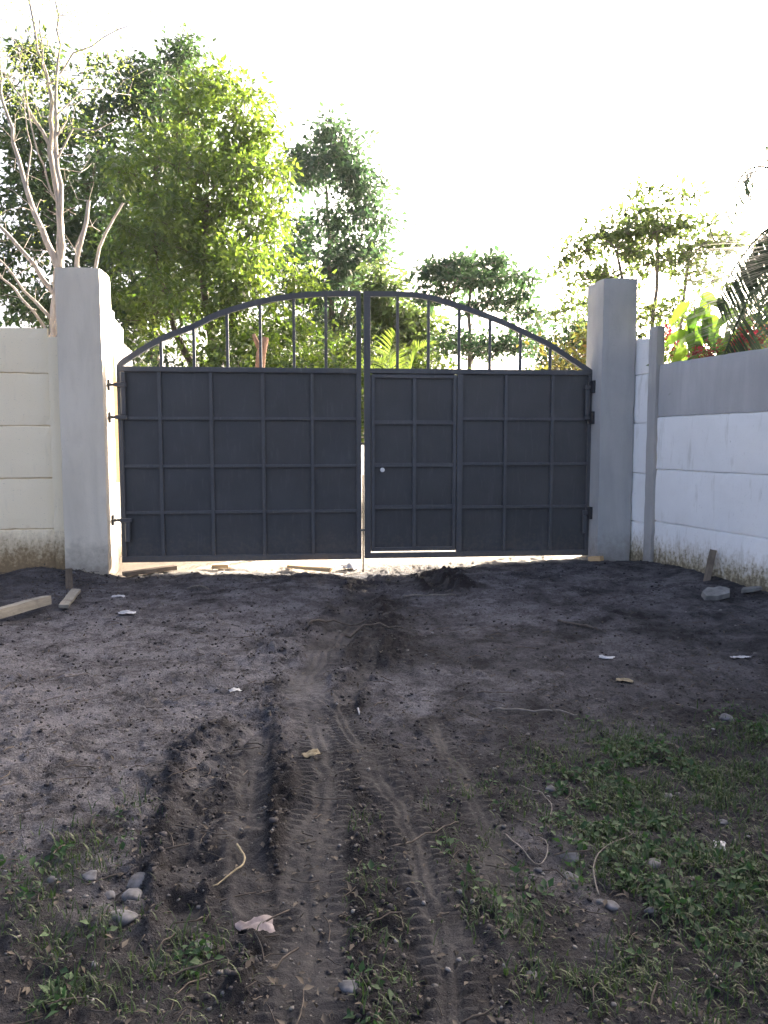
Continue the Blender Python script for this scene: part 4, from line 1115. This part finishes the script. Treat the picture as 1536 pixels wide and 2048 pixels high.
lumps('soil_clods', P, S, M['clod'], .7, 1, label='loose crumbs and clods of dark earth', cat='soil')
xs, ys = yard_points(2600)
S = (.0035 + .010 * rng.rand(len(xs)) ** 4) * (.75 + .07 * ys)
P = np.stack([xs, ys, ground(xs, ys) + S * .12], 1)
lumps('gravel', P, S, M['gravel'], .6, 2, label='scattered pale grit and small pebbles', cat='gravel')
# leaf litter and chips
xs, ys = yard_points(3400)
xs = np.concatenate([xs, rng.normal(-3.55, .35, 500)]); ys = np.concatenate([ys, rng.normal(8.15, .35, 500)]); ys = np.minimum(ys, 8.68)
P = np.stack([xs, ys, ground(xs, ys) + .008], 1)
lm = leaves_mesh('leaf_litter', P, .027, rng, 1, .003, .5, 1.6, .0, flat=.3)
tag(link('leaf_litter', lm, M['litter']), 'small dead leaves and chips strewn over the mud', 'leaf litter', kind='stuff')
# fallen twigs and rootlets too fine to count
V = []; F = []; T = []
xs, ys = yard_points(620)
xs = np.concatenate([xs, rng.normal(-3.55, .35, 110)]); ys = np.minimum(8.68, np.concatenate([ys, rng.normal(8.15, .35, 110)]))
zs = ground(xs, ys)
for x, y, z in zip(xs, ys, zs):
    a = rng.rand() * 6.28; L = .03 + .13 * rng.rand() ** 2; r = .0012 + .0018 * rng.rand(); b0 = len(V); bend = rng.normal() * .5; p = np.array([x, y, z + .006])
    for i in range(4):
        dd = np.array([math.cos(a), math.sin(a), 0]); sd = np.array([-dd[1], dd[0], 0])
        V += [p + sd * r, p - sd * r, p + np.array([0, 0, r * 2])]; p = p + dd * L / 3; a += bend * .5
        p[2] = float(z) + .006 + .012 * rng.rand()
    for i in range(3):
        for k in range(3):
            q0 = b0 + 3 * i + k; q1 = b0 + 3 * i + (k + 1) % 3; F += [(q0, q1, q1 + 3), (q0, q1 + 3, q0 + 3)]
tag(link('twig_litter', mesh_np('twig_litter', np.array(V), np.array(F)), M['twig']), 'fine broken twigs and rootlets lying on the earth', 'twigs', kind='stuff')

# grass and weeds
GB = [(-.99, 2.12, .20, .5), (-.80, 1.88, .26, .5), (-1.23, 2.58, .17, .6), (-.65, 2.17, .14, .5), (-1.12, 2.74, .12, .3), (-.09, 2.93, .07, .35), (-.05, 2.54, .08, .45), (-.02, 2.22, .10, .4), (-.02, 1.97, .12, .35), (.38, 3.14, .13, .4), (.28, 2.74, .12, .35), (.40, 2.35, .18, .5), (.49, 2.17, .15, .5), (1.18, 3.68, .24, 1), (.83, 3.44, .17, .6), (1.09, 3.05, .33, .9), (1.52, 3.34, .26, .8), (1.2, 2.48, .26, 1), (.95, 2.54, .20, .7), (.92, 2.07, .30, 1), (.85, 2.93, .16, .6), (1.92, 3.94, .22, .5), (.45, 1.95, .14, .3), (1.9, 3.3, .3, .7), (-2.75, 6.9, .12, .5), (-1.0, 3.0, .1, .25)]
def grass_density(x, y):
    d = np.zeros(x.shape)
    for cx, cy, r, w in GB: d += w * np.exp(-((x - cx) ** 2 + (y - cy) ** 2) / (r * r * 1.3))
    nn = fbm(x * 7, y * 7, 131, 3)
    d = np.clip(d, 0, 1.2) * np.clip(.75 + 1.6 * nn, 0, 1.6)
    for pts_, hw, dep, tr in TRACKS[:4]:
        dd, _, _, ef = polydist(x, y, pts_); d *= 1 - .93 * (dd < hw * 1.0) * ef
    return d
n = 120000
x = rng.uniform(-1.7, 2.4, n); y = rng.uniform(1.5, 4.4, n)
dn = grass_density(x, y)
k = rng.rand(n) < dn * .75
x, y = x[k], y[k]; N = len(x); z = ground(x, y) - .003
a = rng.rand(N) * 6.28; L = (.02 + .060 * rng.rand(N) ** 1.6); w = .0013 + .0018 * rng.rand(N)
lean = rng.uniform(.35, 1.5, N)
dirx, diry = np.cos(a), np.sin(a); V = []
pz = z.copy(); px, py = x.copy(), y.copy(); el = math.pi / 2 - lean * .35
for i, wq in enumerate((1.0, .9, .55, .05)):
    V.append(np.stack([px - diry * w * wq, py + dirx * w * wq, pz], 1)); V.append(np.stack([px + diry * w * wq, py - dirx * w * wq, pz], 1))
    px = px + dirx * np.cos(el) * L / 3; py = py + diry * np.cos(el) * L / 3; pz = pz + np.sin(el) * L / 3; el = el - lean * .55
V = np.stack(V, 1).reshape(-1, 3); b0 = np.arange(N) * 8
F = np.concatenate([np.stack([b0 + 2 * q, b0 + 2 * q + 1, b0 + 2 * q + 3, b0 + 2 * q + 2], 1) for q in range(3)])
t = np.clip(rng.rand(N) * .9 + .2 * fbm(x * 3, y * 3, 141, 2), 0, 1); T = np.repeat(np.stack([t, t, t], 1), 8, 0)
tag(link('grass', mesh_np('grass', V, F, False, T), M['grass']), 'short trampled grass growing through the mud', 'grass', kind='stuff')
n = 9000
x = rng.uniform(-1.7, 2.4, n); y = rng.uniform(1.5, 4.4, n)
dn = grass_density(x, y) * np.clip(.4 + 2.2 * fbm(x * 3.1 + 5, y * 3.1, 151, 3), 0, 1.5)
k = rng.rand(n) < dn * .30; x, y = x[k], y[k]
P = np.stack([x, y, ground(x, y) + .012 + .02 * rng.rand(len(x))], 1)
tag(link('weeds', leaves_mesh('weeds', P, .030, rng, 9, .020, .62, .9, .0, flat=.35), M['weed']), 'low creeping weeds with small rounded leaves', 'weeds', kind='stuff')

# ------------------------------------------------------------------ stones
def stone(x, y, r, label, seed, flat=.50, mat=None, sink=.52, name='stone', cat='stone', group='stones in the mud'):
    v, f = ico(2); rn = np.random.RandomState(seed)
    q = v * 1.3 + seed * 3.1
    d = 1 + .30 * fbm(q[:, 0] + q[:, 2] * .7, q[:, 1] - q[:, 2] * .5, seed, 3)
    # a few flat facets knock the roundness off
    for _ in range(8):
        nrm = rn.normal(size=3); nrm /= np.linalg.norm(nrm); h = v @ nrm * d; d = np.where(h > .66, d * (.66 / np.maximum(h, 1e-6)) ** .85, d)
    V = v * d[:, None] * r * np.array([1.0, rn.uniform(.7, .95), flat])
    o = link(name, mesh_np(name, V, f, True), mat or M['stone'], None, (x, y, gz1(x, y) + r * flat * (1 - 2 * sink) * .8), (0, 0, rn.rand() * 6.28))
    tag(o, label, cat, group); return o
ST = [(-.832, 2.441, .043, 'rounded grey stone at the middle of the left stone cluster'), (-.829, 2.333, .055, 'pale broad stone at the front of the left stone cluster'), (-.917, 2.47, .028, 'small stone at the left side of the left stone cluster'),
      (-1.018, 2.559, .036, 'dark flat stone left of the left stone cluster'), (-.847, 2.555, .066, 'wide muddy stone at the back of the left stone cluster'), (-.88, 2.72, .021, 'small pale stone alone behind the left stone cluster'), (-1.148, 2.559, .028, 'stone in the weeds at the left edge'),
      (.681, 2.72, .046, 'larger flat stone on the bare strip, back of a pair'), (.657, 2.605, .043, 'larger rounded stone on the bare strip, front of a pair'), (.551, 2.633, .021, 'small pale stone left of the pair on the bare strip'),
      (.711, 2.427, .019, 'small round stone on the bare strip, left of two'), (.746, 2.405, .026, 'pale round stone on the bare strip, right of two'), (1.36, 2.97, .024, 'small oval stone in the grass near the right edge'),
      (.968, 2.646, .035, 'dark stone sunk in the grass right of the bare strip'), (1.22, 3.214, .032, 'brown stone in the far grass patch'), (1.878, 4.15, .050, 'large pale stone at the far edge of the grass on the right'),
      (.725, 3.262, .029, 'grey stone at the far end of the bare strip'), (.411, 2.056, .025, 'half-buried pale stone between grass tufts near the bottom'), (.087, 2.475, .017, 'small pale stone between the two tyre tracks'),
      (-.554, 2.209, .036, 'flat slate-grey stone below the left rut'), (-.092, 1.995, .034, 'flat muddy stone beside the tread track at the bottom'), (1.753, 4.288, .027, 'stone beside the large pale stone at the far edge of the grass'),
      (.852, 2.359, .024, 'muddy stone right of the two round stones'), (1.199, 3.098, .021, 'little stone in front of the brown stone in the far grass'), (-3.40, 8.36, .05, 'pale lump of mortar at the foot of the left pillar')]
for i, (x, y, r, lb) in enumerate(ST):
    stone(x, y, r, lb, 800 + i, .55 if i not in (1, 3, 4, 7, 19, 20) else .4)
# broken concrete slab by the right wall
def shard(name, pts, th, mat, loc, rot, label, cat, group=None):
    n = len(pts); v = [(a, b, 0) for a, b in pts] + [(a * .94, b * .94, th) for a, b in pts]
    f = [tuple(range(n))[::-1], tuple(range(n, 2 * n))] + [(i, (i + 1) % n, n + (i + 1) % n, n + i) for i in range(n)]
    me = bpy.data.meshes.new(name); me.from_pydata(v, [], f); me.update()
    return tag(link(name, me, mat, None, loc, rot), label, cat, group)
shard('concrete_piece', [(-.17, -.05), (-.06, -.09), (.08, -.08), (.15, .0), (.10, .08), (.02, .07), (-.03, .10), (-.14, .04)], .045, M['slab'], (3.07, 7.06, gz1(3.07, 7.06) + .03), (R(14), R(-6), .3), 'broken slab of grey concrete lying near the right wall', 'rubble', 'rubble by the right wall')
shard('concrete_piece', [(-.09, -.03), (.02, -.05), (.09, -.01), (.03, .05), (-.06, .04)], .03, M['slab'], (3.24, 7.32, gz1(3.24, 7.32) + .02), (R(-8), R(16), 1.1), 'small tilted concrete chip behind the broken slab', 'rubble', 'rubble by the right wall')
shard('concrete_piece', [(-.10, -.02), (.0, -.04), (.12, -.01), (.09, .03), (-.05, .04)], .03, M['slab'], (3.42, 7.15, gz1(3.42, 7.15) + .02), (R(5), R(-6), .1), 'flat concrete sliver against the foot of the right wall', 'rubble', 'rubble by the right wall')

# ------------------------------------------------------------------ timber
def timber(name, mat, p0, p1, w, h, label, cat, roll=0.0, group=None, zoff=0.0):
    p0 = Vector(p0); p1 = Vector(p1); d = p1 - p0; L = d.length
    me = rough_box(name, L, w, h, max(3, int(L / .12)), 2, 2, .004, int(L * 1000) % 97, 3, .004)
    me.transform(Matrix.Translation((0, -w / 2, -h / 2)))
    o = link(name, me, mat)
    q = d.to_track_quat('X', 'Z'); o.rotation_euler = (q.to_matrix() @ Matrix.Rotation(roll, 3, 'X')).to_euler(); o.location = p0 + Vector((0, 0, zoff))
    return tag(o, label, cat, group)
def onG(x, y, h): return (x, y, gz1(x, y) + h)
TB = 'timber offcuts lying by the gate'
timber('timber_beam', M['woodgrey'], onG(-3.16, 7.16, .07), onG(-3.36, 5.75, .06), .10, .085, 'weathered pale timber beam lying on the earth at the left edge', 'timber', .05, TB)
timber('timber_board', M['woodgrey'], onG(-2.93, 6.98, .05), onG(-3.16, 7.85, .03), .09, .035, 'short grey board pointing towards the left pillar', 'timber', .1, TB)
timber('wooden_stake', M['wooddark'], onG(-3.30, 8.02, -.05), onG(-3.31, 8.05, .19), .07, .05, 'brown stake driven in the ground before the left pillar', 'stake', 0)
timber('timber_board', M['wooddark'], onG(-2.98, 8.78, .035), onG(-2.50, 9.18, .045), .12, .05, 'dark wet board under the hinge end of the gate', 'timber', .0, TB)
timber('timber_block', M['woodtan'], onG(-2.06, 9.17, .04), onG(-1.86, 9.21, .04), .09, .05, 'small pine block under the left gate leaf', 'timber', .0, TB)
timber('timber_board', M['woodtan'], onG(-1.15, 9.24, .035), onG(-.62, 9.02, .035), .09, .04, 'pine board under the gate near the drop bolt', 'timber', .0, TB)
timber('timber_block', M['woodtan'], onG(2.50, 9.34, .03), onG(2.62, 9.22, .03), .09, .06, 'pine block at the foot of the right pillar', 'timber', .0, TB)
timber('wooden_stake', M['wooddark'], onG(3.26, 7.75, -.02), onG(3.36, 7.84, .27), .07, .02, 'brown wooden slat leaning against the right wall', 'stake', .5)

# ------------------------------------------------------------------ litter and sticks
def crumple(name, sx, sy, hgt, mat, x, y, rz, label, cat, seed, group='scraps of litter', n=9, lift=.004):
    A, B = np.meshgrid(np.linspace(-1, 1, n), np.linspace(-1, 1, n)); A = A.ravel(); B = B.ravel()
    r_ = 1 + .25 * fbm(A * 1.2 + seed, B * 1.2, seed, 2)
    z = hgt * (.35 + fbm(A * 1.6 + seed * 2, B * 1.6, seed + 3, 3) * .9 + .5 * (1 - A * A) * (1 - B * B)); z = np.maximum(z, 0)
    V = np.stack([A * sx * r_, B * sy * (1 + .25 * fbm(A + 7, B + seed, seed + 5, 2)), z], 1)
    i = np.arange(n * n).reshape(n, n); F = np.stack([i[:-1, :-1].ravel(), i[:-1, 1:].ravel(), i[1:, 1:].ravel(), i[1:, :-1].ravel()], 1)
    V2 = V.copy(); V2[:, 2] -= .0015; Fb = np.concatenate([F, F[:, ::-1] + n * n])
    o = link(name, mesh_np(name, np.concatenate([V, V2]), Fb, False), mat, None, (x, y, gz1(x, y) + lift), (0, 0, rz))
    return tag(o, label, cat, group)
crumple('wrapper', .058, .032, .030, M['pink'], -.402, 2.307, .35, 'crumpled pinkish wrapper in the left rut', 'litter', 1)
crumple('paper_scrap', .050, .026, .012, M['paper'], 1.534, 5.241, -.35, 'white paper scrap on bare mud right of centre', 'litter', 2)
crumple('paper_scrap', .065, .022, .012, M['paper'], 2.50, 5.32, .15, 'long pale scrap near the right edge of the mud', 'litter', 3)
crumple('plastic_scrap', .075, .03, .02, M['paper'], -2.207, 6.56, .1, 'thin white plastic scrap on the dry crust at left', 'litter', 4)
crumple('paper_scrap', .035, .022, .014, M['paper'], -.889, 4.506, .6, 'torn white scrap beside the left rut ridge', 'litter', 5)
crumple('paper_scrap', .026, .020, .016, M['paper'], 1.257, 2.777, 1.2, 'white scrap in the grass near the right edge', 'litter', 6)
crumple('plastic_bag', .10, .06, .07, M['paper'], -.42, 9.35, .2, 'crumpled white plastic under the gate beside the drop bolt', 'litter', 7)
crumple('plastic_scrap', .06, .03, .02, M['paper'], -2.63, 7.55, .2, 'pale scrap beside the short grey board', 'litter', 8)
crumple('husk', .045, .022, .02, M['straw'], -.343, 3.597, .5, 'yellowish husk lying in the tread track', 'litter', 9)
crumple('bark_chip', .055, .02, .02, M['straw'], 1.522, 4.779, -.5, 'tan bark chip on the mud right of centre', 'litter', 10)
def stick(pts, r, mat, label, group='sticks on the ground'):
    P = [(x, y, gz1(x, y) + r + h) for x, y, h in curve_pts(pts, 4)]
    n = len(P); o = link('stick', tube_mesh('stick', P, [r * (1 - .5 * i / n) for i in range(n)], 6), mat)
    return tag(o, label, 'stick', group)
stick([(.20, 7.55, .01), (.42, 7.47, .012), (.70, 7.42, .01)], .011, M['palewood'], 'long pale stick lying before the right gate leaf')
stick([(-2.02, 7.85, .01), (-1.80, 7.88, .01)], .012, M['palewood'], 'short pale stick before the left gate leaf')
stick([(.62, 4.30, .006), (.80, 4.26, .01), (.98, 4.20, .006), (1.06, 4.14, .004)], .008, M['palewood'], 'thick pale stick pressed in the mud left of the grass')
stick([(-.150, 4.32, .006), (-.138, 4.21, .006)], .006, M['paper'], 'short white stick between the tyre tracks')
stick([(-.545, 2.75, .012), (-.50, 2.66, .02), (-.515, 2.60, .008), (-.58, 2.50, .004)], .005, M['straw'], 'bent yellow straw in the left rut')
stick([(.46, 2.86, .004), (.49, 2.72, .03), (.55, 2.63, .02), (.60, 2.72, .035), (.575, 2.83, .01)], .0035, M['palewood'], 'looped thin stem beside the pair of stones')
stick([(.72, 2.47, .004), (.735, 2.60, .02), (.80, 2.72, .02), (.95, 2.85, .015)], .0035, M['palewood'], 'thin curved stem running into the grass from the bare strip')
stick([(.60, 3.3, .004), (.66, 3.2, .012), (.69, 3.08, .014), (.67, 3.0, .004)], .003, M['palewood'], 'long thin stem at the far end of the bare strip')
stick([(.02, 2.72, .006), (.20, 2.86, .012), (.30, 2.98, .006)], .004, M['twig'], 'dark twig across the right tyre track')
stick([(1.45, 6.35, .008), (1.62, 6.1, .012), (1.68, 5.98, .008)], .012, M['twig'], 'dark bent stick on the bare mud far right')
stick([(-.62, 6.05, .01), (-.42, 6.35, .03), (-.15, 6.30, .01)], .010, M['twig'], 'dark twig in the churned mud of the centre rut')
stick([(-.30, 5.9, .01), (-.10, 6.02, .02), (.15, 5.95, .01)], .012, M['twig'], 'dark root across the churned mud right of the centre rut')

# ------------------------------------------------------------------ thin haze volume added to imitate lens glare
hz = link('haze', box_mesh('haze', -60, 60, -30, 60, -3.0, 16.0))
tag(hz, 'thin haze volume added to imitate bright glare over the trees', 'haze', kind='stuff')
hm = bpy.data.materials.new('haze'); hm.use_nodes = True
for n_ in list(hm.node_tree.nodes): hm.node_tree.nodes.remove(n_)
_pv = hm.node_tree.nodes.new('ShaderNodeVolumePrincipled'); _ho = hm.node_tree.nodes.new('ShaderNodeOutputMaterial')
_pv.inputs['Color'].default_value = (.95, .97, 1, 1); _pv.inputs['Density'].default_value = .00022; _pv.inputs['Anisotropy'].default_value = .35
hm.node_tree.links.new(_pv.outputs[0], _ho.inputs['Volume'])
hz.data.materials.append(hm)
